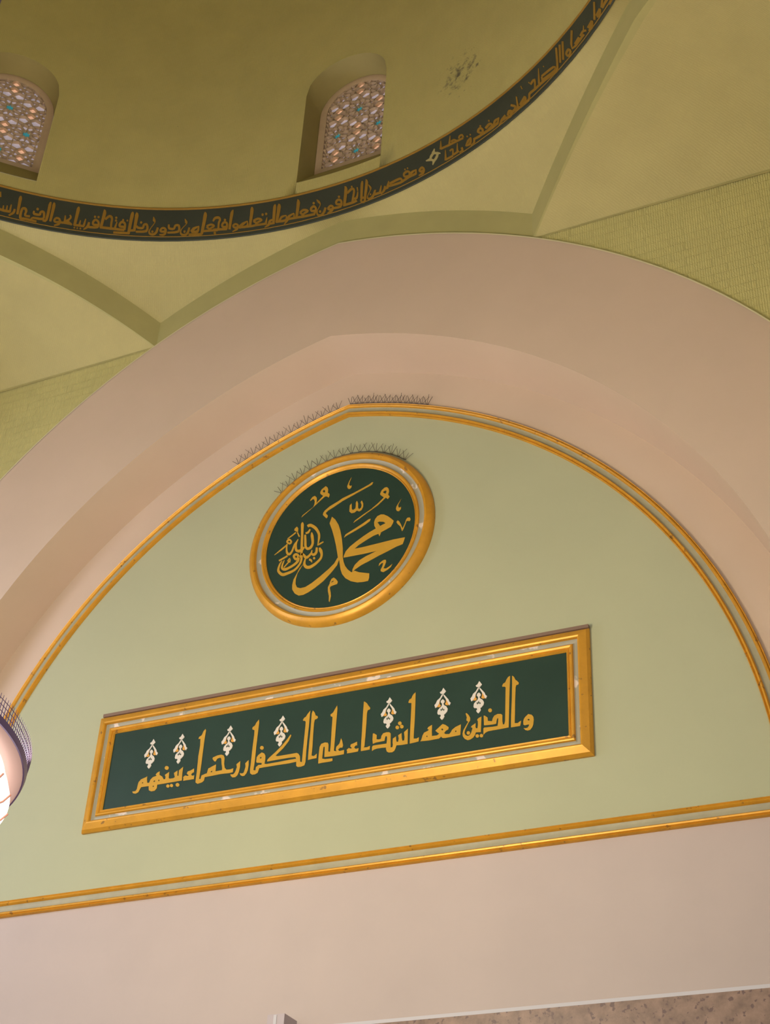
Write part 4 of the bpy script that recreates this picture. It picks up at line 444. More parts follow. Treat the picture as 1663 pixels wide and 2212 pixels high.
    '85],[-82,15394],[-71,15407],[-63,15412],[-60,15411],[-54,15405],[-51,15402],[-50,15397],[-50,15386],[-50,15383],[-56,15383],[-71,15387],[-82,15392],[-88,15395],[-87,15393],[-86,15385]],"r":[[-115,15409],[-107,15426],[-94,15442],[-78,15452],[-58,15447],[-41,15432],[-27,15412],[-21,15388],[-21,15365],[-29,15347],[-47,15344],[-66,15348],[-83,15355],[-96,15364],[-111,15382],[-115,15409]],"w":11},{"l":[[-44,15407],[-49,15392],[-55,15371],[-64,15356],[-77,15342],[-97,15329],[-110,15319]],"r":[[-14,15381],[-18,15364],[-24,15339],[-37,15315],[-60,15306],[-86,15303],[-104,15303]],"w":11},{"l":[[-30,15355],[1,15348],[45,15339],[82,15342],[98,15374],[99,15415],[92,15453],[76,15485],[54,15508],[32,15520],[13,15518],[-2,15505],[-10,15487],[-11,15464],[-4,15437],[13,15410],[37,15396],[61,15388],[78,15382]],"r":[[-37,15396],[-7,15389],[35,15381],[61,15382],[68,15398],[68,15428],[64,15452],[58,15463],[47,15474],[39,15479],[33,15477],[24,15469],[20,15461],[20,15454],[21,15445],[23,15442],[35,15436],[56,15428],[73,15423]],"w":11},{"p":[[56,15542],[54,15530],[46,15525],[35,15530],[25,15542],[21,15557],[23,15569],[32,15573],[42,15569],[52,15557]],"w":11},{"l":[[102,15708],[106,15694],[107,15684],[106,15654],[108,15564],[107,15447],[106,15363]],"r":[[104,15713],[116,15709],[137,15686],[153,15633],[152,15539],[147,15424],[143,15342]],"w":11},{"l":[[111,15348],[144,15345],[189,15341],[231,15339],[263,15342],[288,15349],[306,15353]],"r":[[101,15391],[133,15388],[178,15384],[217,15382],[246,15385],[271,15391],[288,15396]],"w":11},{"l":[[248,15341],[250,15368],[254,15407],[257,15446],[261,15486],[264,15527],[262,15564],[254,15598],[235,15630],[206,15645],[181,15629],[155,15603],[138,15583]],"r":[[218,15361],[221,15388],[224,15427],[227,15467],[230,15506],[233,15545],[232,15575],[227,15592],[224,15597],[224,15597],[205,15587],[180,15565],[161,15548]],"w":11},{"p":[[221,15655],[219,15647],[213,15644],[205,15647],[199,15656],[196,15667],[197,15675],[203,15678],[211,15675],[218,15666]],"w":11},{"l":[[296,15537],[292,15506],[287,15465],[279,15441],[269,15437],[250,15442],[234,15446]],"r":[[309,15530],[312,15494],[314,15445],[308,15404],[282,15395],[256,15403],[238,15410]],"w":11},{"p":[[302,15591],[301,15584],[295,15581],[288,15584],[281,15593],[279,15602],[280,15610],[286,15613],[293,15610],[299,15601]],"w":11},{"p":[[309,15554],[307,15546],[302,15543],[294,15547],[288,15555],[285,15565],[287,15573],[292,15575],[300,15572],[306,15564]],"w":11},{"l":[[282,15399],[238,15382]],"r":[[303,15354],[259,15338]],"w":11},{"l":[[352,15697],[346,15693],[340,15681],[335,15646],[337,15565],[342,15463],[345,15389]],"r":[[365,15686],[367,15676],[370,15661],[373,15625],[374,15546],[377,15445],[379,15372]],"w":11},{"l":[[400,15697],[402,15686],[402,15678],[401,15645],[401,15553],[398,15433],[396,15346]],"r":[[403,15702],[413,15697],[430,15674],[442,15624],[440,15528],[435,15409],[431,15324]],"w":11},{"l":[[374,15336],[376,15348],[381,15360],[385,15364],[390,15361],[401,15352],[404,15348],[404,15342],[401,15328],[396,15319],[391,15318],[383,15320],[378,15322],[377,15324],[375,15330],[374,15336]],"r":[[345,15354],[349,15374],[357,15392],[371,15403],[392,15395],[413,15377],[430,15351],[433,15323],[428,15301],[419,15285],[404,15279],[387,15283],[371,15293],[357,15311],[348,15333],[345,15354]],"w":11},{"l":[[442,15584],[451,15562],[463,15533],[469,15510],[474,15498],[476,15483],[475,15464],[467,15442],[455,15417],[447,15394],[441,15375],[439,15354],[446,15329],[464,15308],[485,15296],[507,15293],[524,15303],[539,15320],[552,15341],[559,15370],[563,15401],[566,15422]],"r":[[448,15588],[462,15569],[481,15540],[497,15510],[498,15485],[493,15469],[485,15454],[476,15431],[464,15407],[456,15385],[457,15364],[460,15348],[463,15344],[468,15341],[478,15338],[487,15338],[498,15345],[510,15359],[520,15376],[528,15398],[534,15425],[539,15444]],"w":12},{"p":[[501,15386],[499,15378],[493,15375],[485,15379],[479,15388],[476,15399],[478,15407],[484,15410],[491,15406],[498,15397]],"w":12},{"l":['
    '[550,15338],[654,15326]],"r":[[538,15381],[642,15370]],"w":12},{"l":[[553,15442],[528,15390]],"r":[[568,15427],[558,15362]],"w":12},{"l":[[631,15478],[610,15377]],"r":[[644,15468],[644,15352]],"w":12},{"l":[[681,15442],[678,15425],[675,15401],[669,15382],[660,15361],[646,15339],[637,15323]],"r":[[707,15424],[707,15404],[706,15376],[701,15347],[683,15329],[662,15315],[647,15307]],"w":12},{"l":[[725,15388],[784,15375],[865,15358],[927,15349],[953,15364],[952,15398],[942,15424],[931,15445],[910,15463],[884,15470],[840,15470],[786,15466],[748,15462]],"r":[[715,15429],[773,15417],[854,15399],[912,15391],[925,15398],[922,15406],[917,15419],[916,15422],[915,15423],[897,15428],[855,15428],[802,15424],[764,15420]],"w":12},{"l":[[737,15500],[713,15417]],"r":[[752,15488],[753,15386]],"w":12},{"l":[[691,15364],[749,15364]],"r":[[676,15408],[735,15408]],"w":12},{"l":[[929,15349],[1055,15379]],"r":[[910,15391],[1036,15421]],"w":12},{"l":[[1056,15389],[1059,15408],[1063,15436],[1061,15469],[1045,15501],[1024,15525],[1001,15540],[980,15540],[962,15532],[949,15516],[946,15492],[952,15462],[970,15429],[996,15412],[1022,15403],[1040,15397]],"r":[[1025,15416],[1028,15435],[1032,15459],[1031,15475],[1027,15482],[1018,15493],[1010,15498],[999,15498],[986,15492],[979,15484],[978,15473],[980,15461],[980,15458],[991,15452],[1014,15444],[1031,15439]],"w":12},{"p":[[986,15565],[984,15558],[978,15556],[970,15561],[964,15570],[961,15580],[963,15587],[969,15589],[977,15585],[983,15576]],"w":12},{"p":[[1024,15563],[1022,15556],[1016,15554],[1009,15559],[1002,15568],[1000,15578],[1002,15586],[1007,15587],[1015,15583],[1021,15574]],"w":12},{"l":[[1052,15379],[1147,15373]],"r":[[1038,15421],[1132,15416]],"w":12},{"l":[[1157,15376],[1151,15464]],"r":[[1122,15403],[1138,15474]],"w":12},{"l":[[1142,15473],[1122,15477],[1094,15481],[1068,15479],[1053,15458],[1044,15433],[1039,15416]],"r":[[1148,15455],[1132,15450],[1110,15444],[1094,15434],[1084,15420],[1075,15400],[1069,15384]],"w":12},{"l":[[1209,15407],[1214,15415],[1225,15425],[1232,15428],[1233,15427],[1238,15421],[1240,15418],[1240,15412],[1238,15402],[1236,15398],[1231,15399],[1219,15404],[1210,15410],[1208,15412],[1209,15410],[1209,15407]],"r":[[1179,15438],[1187,15453],[1201,15466],[1218,15472],[1239,15460],[1256,15438],[1269,15413],[1272,15389],[1269,15369],[1258,15356],[1241,15357],[1222,15365],[1206,15376],[1191,15392],[1180,15415],[1179,15438]],"w":12},{"l":[[1245,15416],[1242,15398],[1237,15376],[1230,15361],[1217,15352],[1197,15347],[1181,15343]],"r":[[1279,15385],[1276,15367],[1271,15340],[1259,15317],[1234,15314],[1207,15319],[1188,15325]],"w":12},{"l":[[1369,15521],[1374,15537],[1390,15560],[1405,15570],[1418,15563],[1435,15548],[1439,15545],[1433,15524],[1417,15494],[1403,15481],[1393,15488],[1375,15510],[1369,15521]],"r":[[1334,15539],[1341,15576],[1360,15605],[1385,15619],[1417,15606],[1450,15575],[1474,15526],[1467,15486],[1448,15451],[1423,15432],[1387,15452],[1354,15491],[1334,15539]],"w":-1},{"l":[[1402,15673],[1366,15621]],"r":[[1413,15662],[1414,15573]],"w":-1},{"l":[[1448,15529],[1503,15516]],"r":[[1445,15589],[1502,15529]],"w":-1},{"l":[[1348,15543],[1281,15539]],"r":[[1365,15478],[1285,15524]],"w":-1},{"l":[[1385,15489],[1384,15396]],"r":[[1432,15441],[1395,15385]],"w":-1},{"l":[[1495,15751],[1486,15602]],"r":[[1506,15743],[1524,15576]],"w":13},{"l":[[1507,15581],[1547,15574],[1605,15564],[1666,15553],[1734,15543],[1805,15531],[1855,15522]],"r":[[1494,15620],[1534,15613],[1592,15603],[1653,15592],[1720,15582],[1791,15570],[1842,15561]],"w":13},{"l":[[1637,15738],[1619,15609]],"r":[[1649,15728],[1652,15582]],"w":13},{"l":[[1667,15594],[1679,15597],[1695,15601],[1707,15600],[1720,15586],[1738,15561],[1752,15541]],"r":[[1649,15630],[1661,15634],[1680,15638],[1703,15632],[1729,15607],[1751,15578],[1765,15557]],"w":13},{"l":[[1795,15569],[1796,15580],[1797,15594],[1801,15601],[1809,15603],[1821,15601],[1824,15601],[1827,15593],[1833,15569],[1837,15551]],"r":[[1768,15593],[1769,15605],[1771'
    ',15622],[1779,15636],[1794,15640],[1812,15637],[1835,15620],[1851,15588],[1858,15560],[1863,15540]],"w":13},{"l":[[1571,15532],[1568,15350]],"r":[[1582,15525],[1606,15325]],"w":13},{"l":[[1594,15329],[1701,15323]],"r":[[1579,15368],[1686,15362]],"w":13},{"l":[[1652,15443],[1666,15448],[1682,15453],[1680,15461],[1683,15434],[1683,15386],[1683,15351]],"r":[[1635,15476],[1649,15481],[1670,15487],[1700,15462],[1707,15418],[1708,15368],[1707,15332]],"w":13},{"l":[[1711,15333],[1795,15342]],"r":[[1694,15372],[1778,15381]],"w":13},{"l":[[1753,15520],[1747,15374]],"r":[[1765,15512],[1779,15350]],"w":13},{"l":[[1811,15393],[1817,15376],[1823,15358],[1825,15350],[1819,15342],[1803,15336],[1791,15331]],"r":[[1845,15386],[1850,15368],[1858,15340],[1857,15312],[1839,15304],[1817,15305],[1802,15307]],"w":13},{"l":[[1896,15356],[1909,15369],[1925,15390],[1942,15405],[1955,15421],[1970,15433],[1981,15443]],"r":[[1883,15372],[1889,15395],[1899,15424],[1911,15451],[1931,15461],[1951,15467],[1966,15469]],"w":14},{"l":[[1964,15459],[1960,15434],[1954,15401],[1944,15382],[1931,15375],[1908,15376],[1890,15377]],"r":[[1983,15442],[1985,15412],[1986,15369],[1978,15334],[1949,15331],[1919,15342],[1899,15351]],"w":14},{"p":[[1924,15511],[1922,15504],[1915,15503],[1907,15510],[1900,15521],[1897,15532],[1899,15539],[1906,15539],[1914,15533],[1921,15522]],"w":14},{"p":[[1972,15506],[1969,15499],[1963,15499],[1954,15505],[1947,15516],[1945,15527],[1947,15534],[1954,15535],[1962,15528],[1969,15517]],"w":14},{"l":[[2004,15413],[2007,15393],[2009,15367],[2007,15351],[1998,15337],[1979,15326],[1966,15317]],"r":[[2031,15398],[2036,15376],[2042,15343],[2040,15311],[2019,15300],[1994,15297],[1976,15297]],"w":14},{"l":[[2026,15365],[2061,15359],[2111,15350],[2151,15350],[2170,15372],[2175,15405],[2171,15440],[2153,15479],[2128,15513],[2100,15534],[2079,15528],[2064,15509],[2063,15474],[2090,15432],[2120,15402],[2140,15382]],"r":[[2009,15413],[2044,15406],[2091,15398],[2125,15398],[2137,15412],[2140,15435],[2138,15453],[2132,15465],[2121,15481],[2115,15486],[2108,15482],[2098,15470],[2094,15466],[2101,15460],[2125,15436],[2145,15416]],"w":14},{"p":[[2132,15530],[2129,15522],[2122,15522],[2112,15530],[2104,15542],[2101,15555],[2104,15563],[2112,15563],[2121,15555],[2129,15542]],"w":14},{"l":[[2148,15349],[2190,15344],[2250,15338],[2305,15333],[2348,15333],[2384,15335],[2409,15336]],"r":[[2128,15399],[2170,15395],[2229,15389],[2283,15384],[2324,15384],[2360,15387],[2385,15388]],"w":14},{"l":[[2215,15407],[2232,15418],[2255,15431],[2272,15435],[2280,15427],[2289,15414],[2291,15414],[2279,15407],[2253,15401],[2233,15397]],"r":[[2186,15454],[2203,15465],[2228,15480],[2256,15483],[2288,15458],[2315,15419],[2325,15375],[2306,15360],[2278,15353],[2257,15348]],"w":14},{"p":[[2269,15508],[2266,15501],[2258,15501],[2249,15509],[2241,15522],[2238,15535],[2241,15543],[2248,15542],[2258,15534],[2266,15521]],"w":14},{"l":[[2416,15336],[2424,15434]],"r":[[2378,15378],[2409,15450]],"w":14},{"l":[[2413,15447],[2392,15455],[2363,15463],[2337,15463],[2325,15441],[2320,15414],[2318,15395]],"r":[[2421,15426],[2405,15424],[2382,15421],[2368,15413],[2358,15401],[2352,15380],[2347,15364]],"w":14},{"l":[[2429,15289],[2442,15299],[2461,15314],[2480,15328],[2495,15349],[2513,15369],[2525,15384]],"r":[[2415,15307],[2421,15328],[2431,15355],[2443,15381],[2466,15394],[2490,15405],[2508,15411]],"w":15},{"l":[[2506,15402],[2502,15389],[2497,15374],[2491,15369],[2481,15369],[2462,15377],[2447,15383]],"r":[[2526,15383],[2529,15364],[2530,15337],[2522,15315],[2498,15320],[2473,15334],[2456,15344]],"w":15},{"l":[[2506,15328],[2531,15312],[2568,15291],[2603,15278],[2628,15285],[2646,15303],[2653,15332],[2632,15379],[2601,15416],[2569,15436],[2554,15417],[2547,15388],[2543,15367]],"r":[[2497,15375],[2522,15360],[2555,15340],[2580,15330],[2597,15336],[2611,15351],[2615,15359],[2613,15361],[2599,15377],[2594,15382],[2590,15373],[2584,15347],[2580,15327]],"w":15},{"l":[[2603,15472],[2628,15444],[2659,15407'
    '],[2673,15389],[2670,15390],[2662,15381],[2648,15373],[2627,15370],[2600,15372],[2580,15373]],"r":[[2611,15504],[2636,15476],[2673,15434],[2703,15386],[2708,15346],[2695,15330],[2677,15320],[2652,15317],[2623,15319],[2603,15320]],"w":15},{"l":[[2683,15302],[2754,15290]],"r":[[2662,15352],[2733,15340]],"w":15},{"l":[[2708,15296],[2768,15289],[2853,15278],[2919,15277],[2940,15307],[2936,15347],[2938,15368],[2955,15371],[2984,15365],[3021,15359],[3066,15357],[3119,15354],[3178,15346],[3253,15327],[3337,15302],[3396,15282]],"r":[[2687,15344],[2747,15337],[2831,15327],[2892,15326],[2905,15346],[2901,15380],[2906,15413],[2932,15421],[2962,15415],[2998,15409],[3042,15407],[3095,15405],[3155,15397],[3232,15378],[3316,15353],[3375,15334]],"w":15},{"l":[[2693,15560],[2711,15350]],"r":[[2712,15545],[2746,15324]],"w":15},{"l":[[2789,15309],[2855,15410]],"r":[[2744,15374],[2832,15443]],"w":15},{"l":[[2827,15429],[2833,15407],[2840,15381],[2839,15366],[2820,15358],[2790,15356],[2767,15354]],"r":[[2860,15412],[2866,15389],[2875,15353],[2871,15321],[2846,15310],[2814,15307],[2791,15306]],"w":15},{"l":[[2768,15673],[2793,15596]],"r":[[2784,15667],[2809,15590]],"w":15},{"p":[[2929,15582],[2926,15577],[2920,15578],[2912,15586],[2906,15597],[2903,15607],[2906,15612],[2912,15611],[2920,15603],[2927,15592]],"w":15},{"l":[[2955,15514],[2976,15527],[3004,15542],[3001,15558],[3003,15524],[3001,15453],[3000,15401]],"r":[[2927,15560],[2948,15573],[2979,15589],[3025,15559],[3036,15493],[3034,15420],[3033,15367]],"w":15},{"l":[[3078,15686],[3069,15423]],"r":[[3091,15673],[3108,15386]],"w":15},{"l":[[3120,15494],[3137,15385]],"r":[[3153,15468],[3170,15359]],"w":15},{"l":[[3151,15393],[3215,15373],[3306,15345],[3372,15330],[3396,15350],[3384,15406],[3338,15458],[3271,15483],[3186,15501],[3126,15511]],"r":[[3132,15440],[3197,15420],[3286,15392],[3348,15379],[3363,15392],[3362,15403],[3352,15413],[3291,15435],[3207,15453],[3147,15464]],"w":15},{"p":[[3183,15612],[3181,15608],[3176,15609],[3169,15616],[3164,15625],[3162,15633],[3164,15637],[3170,15636],[3176,15629],[3181,15620]],"w":15},{"l":[[3384,15730],[3389,15618],[3396,15467],[3395,15357],[3385,15329],[3372,15336],[3360,15343]],"r":[[3422,15693],[3427,15581],[3433,15429],[3432,15316],[3415,15281],[3388,15291],[3371,15302]],"w":15},{"l":[[3446,15717],[3447,15398]],"r":[[3484,15677],[3484,15360]],"w":15},{"l":[[3500,15717],[3502,15391]],"r":[[3538,15677],[3539,15352]],"w":15},{"l":[[3598,15392],[3605,15405],[3620,15418],[3626,15421],[3621,15425],[3630,15401],[3634,15383],[3629,15371],[3615,15360],[3609,15358],[3612,15357],[3602,15377],[3598,15392]],"r":[[3558,15435],[3567,15460],[3586,15475],[3611,15473],[3647,15425],[3667,15379],[3675,15339],[3666,15316],[3649,15303],[3624,15306],[3590,15348],[3568,15394],[3558,15435]],"w":16},{"l":[[3675,15716],[3665,15622],[3656,15493],[3683,15371],[3767,15331],[3859,15341],[3925,15349]],"r":[[3713,15670],[3703,15577],[3694,15452],[3696,15391],[3740,15385],[3830,15394],[3896,15402]],"w":16},{"l":[[3765,15356],[3834,15404]],"r":[[3723,15426],[3803,15456]],"w":16},{"l":[[3863,15392],[3874,15401],[3889,15414],[3904,15416],[3922,15404],[3946,15380],[3965,15360]],"r":[[3831,15442],[3842,15452],[3858,15466],[3881,15469],[3911,15448],[3941,15419],[3961,15398]],"w":16},{"l":[[3907,15530],[3894,15441]],"r":[[3921,15513],[3924,15405]],"w":16},{"l":[[4025,15332],[4096,15381]],"r":[[3974,15417],[4059,15443]],"w":16},{"l":[[4056,15437],[4053,15411],[4048,15375],[4040,15353],[4029,15343],[4011,15341],[3997,15339]],"r":[[4098,15386],[4098,15356],[4096,15315],[4087,15282],[4061,15283],[4032,15296],[4011,15309]],"w":16},{"l":[[4117,15693],[4103,15393]],"r":[[4154,15647],[4146,15342]],"w":17},{"l":[[4194,15337],[4259,15390]],"r":[[4141,15425],[4221,15453]],"w":17},{"l":[[4218,15448],[4215,15421],[4210,15385],[4203,15364],[4196,15358],[4181,15364],[4168,15369]],"r":[[4261,15395],[4260,15365],[4257,15324],[4248,15294],[4222,15301],[4195,15323],[4178,15340]],"w":17},{"l":[[4278,15553],[4250,'
    '15430]],"r":[[4318,15498],[4290,15377]],"w":17},{"l":[[4380,15430],[4260,15419]],"r":[[4414,15368],[4293,15358]],"w":17},{"l":[[4486,15320],[4402,15296]],"r":[[4519,15262],[4435,15240]],"w":17}]}')
D = json.loads(DATA)
def prism(m, poly, holes, mp, t):
    loops = [poly] + holes; vs = [Vector((p[0], p[1], 0)) for l in loops for p in l]
    tris = tessellate_polygon([[Vector((p[0], p[1], 0)) for p in l] for l in loops])
    for tr in tris: m.face([mp(vs[i].x, vs[i].y, t) for i in tr])
    for l in loops:
        for i in range(len(l)):
            a, b = l[i], l[(i + 1) % len(l)]; m.face([mp(a[0], a[1], t), mp(b[0], b[1], t), mp(b[0], b[1], 0), mp(a[0], a[1], 0)])
def ribbon(m, l, r, mp, t):
    for i in range(len(l) - 1): m.face([mp(*l[i], t), mp(*l[i + 1], t), mp(*r[i + 1], t), mp(*r[i], t)])
    for e in (l, r):
        for i in range(len(e) - 1): m.face([mp(*e[i], t), mp(*e[i + 1], t), mp(*e[i + 1], 0), mp(*e[i], 0)])
    for i in (0, -1): m.face([mp(*l[i], t), mp(*r[i], t), mp(*r[i], 0), mp(*l[i], 0)])
def letters(items, mp, parent, material, name='lettering', pale=None):
    words = {}
    for k, e in enumerate(items): words.setdefault(e['w'], []).append((k, e))
    for w in sorted(words):
        m = MB()
        for k, e in words[w]:
            t = .004 + .00015 * (k % 9)
            if 'p' in e: prism(m, e['p'], e.get('h', []), mp, t)
            else: ribbon(m, e['l'], e['r'], mp, t)
        o = m.build(name if w != -1 else 'ornament', pale if (pale and w == -1) else material, parent, recalc=False)
        if w == -1: o['label'] = 'pale interlaced ornament'
YB_ = -.045
wm = lambda ox, oz: (lambda x, z, t: (x / 1000 - ox, YB_ - t, z / 1000 - oz))

# ------------------------------------------------------------------ long calligraphy panel
X0, X1, Z0, Z1 = -2.547, 2.585, 8.029, 8.922
pc = ((X0 + X1) / 2, (Z0 + Z1) / 2)
panel = tag(empty('calligraphy_plaque', (pc[0], 0, pc[1])), 'long dark green plaque of gold Arabic calligraphy in a gilded rectangular frame', 'plaque')
hx, hz = (X1 - X0) / 2, (Z1 - Z0) / 2
rp = lambda d: [(-hx - d, -hz - d), (hx + d, -hz - d), (hx + d, hz + d), (-hx - d, hz + d)]
m = MB(); m.box(-hx - .02, hx + .02, YB_, -.008, -hz - .02, hz + .02); m.build('board', MT['board'], panel)
m = MB(); sweep(m, [(-.002, .02), (-.002, .052), (.010, .070), (.020, .064), (.026, .058), (.034, .074), (.050, .084), (.062, .078), (.070, .060), (.070, .008)], rp, True); m.build('inner_moulding', MT['gold'], panel)
m = MB(); sweep(m, [(.068, .062), (.080, .050), (.108, .050), (.120, .066)], rp, True); c = m.build('channel', MT['chipped'], panel); c['label'] = 'grey channel with chipped white paint'
m = MB(); sweep(m, [(.116, .008), (.118, .070), (.124, .095), (.138, .104), (.150, .100), (.205, .070), (.222, .045), (.228, .035), (.228, .008)], rp, True); m.build('outer_moulding', MT['gold'], panel)
m = MB(); m.box(-hx - .19, hx + .228, -.062, -.008, hz + .226, hz + .262); c = m.build('top_cap', MT['brown_cap'], panel); c['label'] = 'brown top edge'
letters(D['panel'], wm(*pc), panel, MT['letter'])
om = []
tops = D['orn_pos']; bh = tops[0][0][1] - tops[0][1][1]
kinds = {'w': ('white', 0), 'o': ('orange', 1), 'd': ('board', 2)}
m = MB()
for k, (kd, pp) in enumerate(D['ornament']):
    ly = {'w': .006, 'o': .004, 'd': .008}[kd]; n0 = len(m.f)
    prism(m, pp, [], lambda x, z, t: (x / 1000, YB_ - t, z / 1000), ly + .0002 * k)
    for i in range(n0, len(m.f)): m.m[i] = kinds[kd][1]
orn = m.build('ornament', [MT['white'], MT['orange'], MT['board']], panel, recalc=False)
for i, (t, b) in enumerate(tops):
    o = orn if i == 0 else orn.copy()
    if i: COL.objects.link(o); o.parent = panel
    s = (t[1] - b[1]) / bh
    o.location = (t[0] / 1000 - pc[0], 0, t[1] / 1000 - pc[1]); o.scale = (s, 1, s); o['label'] = 'white and orange flourish'

# ------------------------------------------------------------------ round calligraphy medallion
MC, MR_ = (.0146, 10.3032 + ZO), .909
med = tag(empty('calligraphy_medallion', (MC[0], 0, MC[1])), 'round dark green medallion of gold Arabic calligraphy in a gilded ring frame', 'medallion')
cp_ = lambda d: [((MR_ + d) * cos(2 * pi * i / 96), (MR_ + d) * sin(2 * pi * i / 96)) for i in range(96)]
m = MB(); m.face([(x, YB_, z) for x, z in cp_(.01)]); m.grid([[(x, YB_, z) for x, z in cp_(.01)], [(x, -.008, z) for x, z in cp_(.01)]], close=True); m.build('board', MT['board'], med)
m = MB(); sweep(m, [(-.002, .02), (-.002, .05), (.008, .062), (.016, .056), (.022, .062), (.034, .074), (.048, .074), (.056, .060)], cp_, True); m.build('inner_moulding', MT['gold'], med, smooth=True)
m = MB(); sweep(m, [(.052, .062), (.070, .048), (.086, .044), (.104, .050), (.118, .066)], cp_, True); c = m.build('channel', MT['chipped'], med, smooth=True); c['label'] = 'grey channel with chipped white paint'
m = MB(); sweep(m, [(.114, .06), (.118, .080), (.130, .098), (.150, .104), (.180, .090), (.205, .060), (.216, .030), (.218, .008)], cp_, True); m.build('outer_moulding', MT['gold'], med, smooth=True)
letters(D['med'], wm(*MC), med, MT['letter'])

# ------------------------------------------------------------------ round calligraphy band under the drum
fr = tag(empty('calligraphy_frieze', (0, YC, 0)), 'dark green calligraphy band curving round the base of the dome', 'frieze')
m = MB(); m.lathe([(RD + .014, ZR0), (RD + .004, ZR0), (RD - .001, ZR0 + .006), (RD - .003, ZR1 - .012), (RD + .03, ZR1 - .010)], 160); m.build('board', MT['ringboard'], fr, smooth=True)
m = MB(); m.lathe([(RD + .02, ZR1 - .020), (RD - .014, ZR1 - .018), (RD - .020, ZR1 - .004), (RD - .014, ZR1 + .012), (RD + .02, ZR1 + .014)], 160); m.build('gold_rim', MT['letter_dark'], fr, smooth=True)
m = MB(); m.lathe([(RD - .001, ZR0 + .062), (RD - .008, ZR0 + .063), (RD - .008, ZR0 + .070), (RD - .001, ZR0 + .071)], 160); m.build('gold_line', MT['letter_dark'], fr, smooth=True)
RL = RD - .003
def rm(s, z, t):
    a = s / 1000 / 5.845; return ((RL - t) * sin(a), (RL - t) * cos(a), z / 1000)
letters(D['ring'], rm, fr, MT['letter_dark'], pale=MT['pale'])

# ------------------------------------------------------------------ bird spikes on the mouldings
def cluster(rr, n=3):
    m = MB()
    for i in range(n):
        a = -0.75 + 1.5 * i / (n - 1); l = rr.uniform(.085, .12); yy = rr.uniform(-.9, .1)
        m.tube([(0.008 * a, 0, -.005), (l * sin(a * .9), l * .45 * yy, l * cos(a * .6))], .0026, 4)
    m.tube([(-.02, 0, 0), (.02, 0, 0)], .004, 4)
    return m
prot = [cluster(random.Random(40 + i)) for i in range(5)]
pmesh = []
def spike_strip(name, label, pts, grp):
    """pts: (x, z, tilt) along the moulding"""
    root = tag(empty(name, (pts[0][0], -.035, pts[0][1])), label, 'bird spikes', grp)
    bx = root.location
    m = MB(); m.tube([(x - bx[0], 0, z - bx[2] + .002) for x, z, t in pts], .004, 4); m.build('base_rail', MT['spike'], root)
    for i, (x, z, t) in enumerate(pts):
        k = i % 5
        if len(pmesh) <= k: o = prot[k].build('spike_cluster', MT['spike'], root); pmesh.append(o)
        else: o = pmesh[k].copy(); COL.objects.link(o); o.parent = root
        o.location = (x - bx[0], 0, z - bx[2] + .004); o.rotation_euler = (0, t, 0)
def arc_row(x0, x1, step):
    out = []; a, z, r = GO; xs = x0
    while xs <= x1:
        zz = arch_z(xs, a, z, r); th = math.atan2(xs + (a if xs > 0 else -a), zz - z) ; out.append((xs, zz + .004, th * .8)); xs += step * cos(th)
    return out
spike_strip('bird_spike_strip', 'row of dark wire bird spikes right of the gilded arch point', arc_row(.03, 1.02, .073), 'wire bird spikes')
spike_strip('bird_spike_strip', 'row of thin wire bird spikes left of the gilded arch point', arc_row(-1.42, -.06, .105), 'wire bird spikes')
pts = []
for i in range(17):
    a = radians(-45 + 86 * i / 16); r = MR_ + .226; pts.append((MC[0] + r * sin(a), MC[1] + r * cos(a) + .01, a * .7))
spike_strip('bird_spike_strip', 'curved row of wire bird spikes on top of the round medallion', pts, 'wire bird spikes')

# ------------------------------------------------------------------ chandelier under the dome
ch = tag(empty('chandelier', (0, YC, 5.25)), 'huge round chandelier with a pierced rim and glowing bowl at the left edge', 'chandelier')
m = MB(); m.lathe([(1.448, -.0), (1.457, .0), (1.464, .018), (1.468, .034), (1.460, .036), (1.452, .02), (1.448, 0)], 128); m.build('rim_band', MT['iron'], ch, smooth=True)
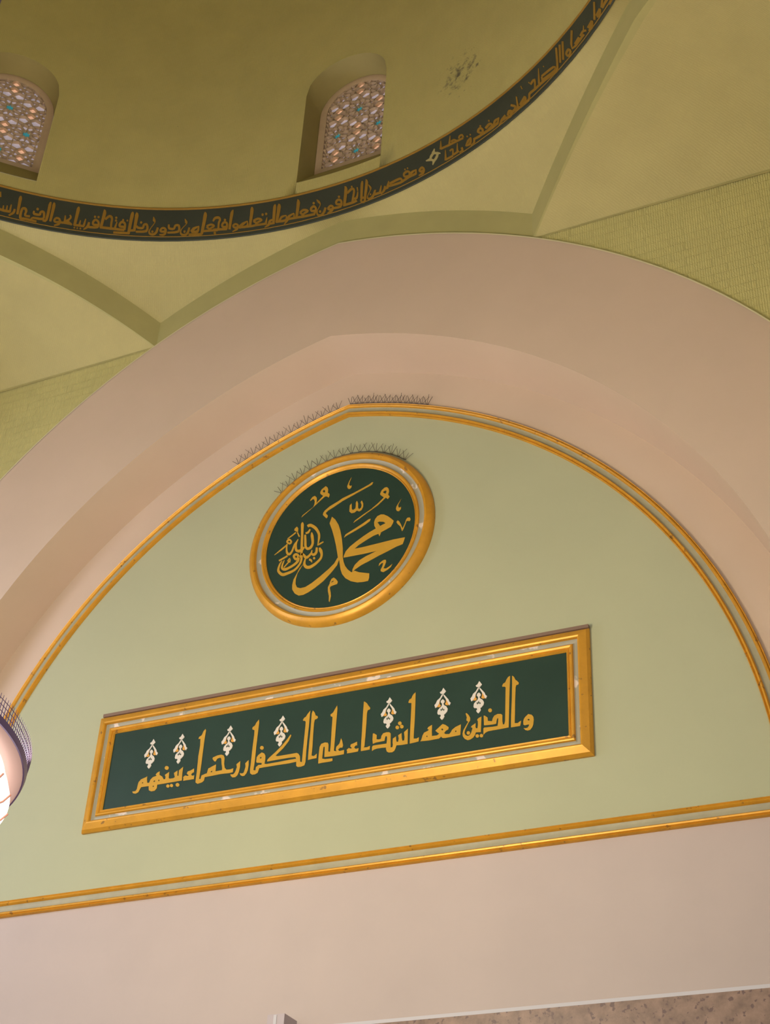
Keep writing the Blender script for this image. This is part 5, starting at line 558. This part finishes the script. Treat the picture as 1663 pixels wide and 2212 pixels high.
# pierced gallery: uprights, two rails and finials
m = MB(); ng = 330
for i in range(ng):
    a = 2 * pi * i / ng; ca, sa = cos(a), sin(a)
    m.tube([(1.464 * sa, 1.464 * ca, .030), (1.468 * sa, 1.468 * ca, .085), (1.476 * sa, 1.476 * ca, .142)], [.0034, .003, .0015], 3)
for rr, zz, w in ((1.466, .060, .0025), (1.469, .090, .0025), (1.473, .118, .0025)):
    m.tube([(rr * sin(2 * pi * i / 120), rr * cos(2 * pi * i / 120), zz) for i in range(120)], w, 4, close=True)
m.build('gallery', MT['iron'], ch)
m = MB(); m.lathe([(1.452, .006), (1.43, -.012), (1.37, -.020), (1.30, -.024)], 128); m.build('underside', MT['amber'], ch, smooth=True)
m = MB(); m.lathe([(1.35, .0), (1.355, -.04), (1.385, -.10), (1.405, -.155), (1.37, -.20), (1.25, -.27), (1.0, -.34), (.7, -.39), (.3, -.42), (.02, -.43)], 128); m.build('bowl', MT['glow'], ch, smooth=True)
m = MB(); m.lathe([(1.0, -.30), (.98, -.42), (.9, -.50), (.6, -.58), (.02, -.62)], 96); m.build('lower_bowl', MT['glow'], ch, smooth=True)
m = MB(); m.lathe([(1.015, -.318), (1.03, -.335), (1.01, -.352), (.985, -.345)], 96); m.build('tier_ring', MT['iron'], ch, smooth=True)
bp_ = [(1.407, -.155), (1.372, -.20), (1.252, -.272), (1.0, -.343)]; m = MB(); m.tube([(0, r + .004, z - .004) for r, z in bp_], .006, 5); rib = m.build('rib', MT['amber'], ch)
for i in range(32):
    o = rib if i == 0 else rib.copy()
    if i: COL.objects.link(o); o.parent = ch
    o.rotation_euler = (0, 0, 2 * pi * i / 32)
m = MB(); m.tube([(0, 0, .1), (0, 0, ZD + 4.9 - 5.25)], .03, 8); m.build('hanging_rod', MT['iron'], ch)
for i in range(3):
    a = 2 * pi * i / 3 + 2.0; m = MB(); m.tube([(1.46 * sin(a), 1.46 * cos(a), .05), (.05 * sin(a), .05 * cos(a), 1.8)], .012, 6); m.build('chain', MT['iron'], ch)
NB = 24
for i in range(NB):
    a = 2 * pi * (i + .5) / NB; m = MB(); m.lathe([(.0, .10), (.012, .09), (.026, .06), (.028, .03), (.018, .0), (.018, -.03), (.0, -.03)], 12, (1.15 * sin(a), 1.15 * cos(a)))
    m.build('candle_lamp', MT['glow'], ch, smooth=True)

# ------------------------------------------------------------------ small box standing on the dado
bx = tag(empty('wall_box', (-.10, -.2, ZO + 4.6)), 'small pale rectangular box in front of the pink wall, cut by the bottom edge', 'box')
m = MB(); m.box(-.085, .085, -.12, .12, -.5, .418); m.build('casing', MT['lilac'], bx)
m = MB(); m.box(-.02, .01, -.126, -.119, -.5, .41); c = m.build('front_strip', MT['pale_edge'], bx); c['label'] = 'pale upright strip'
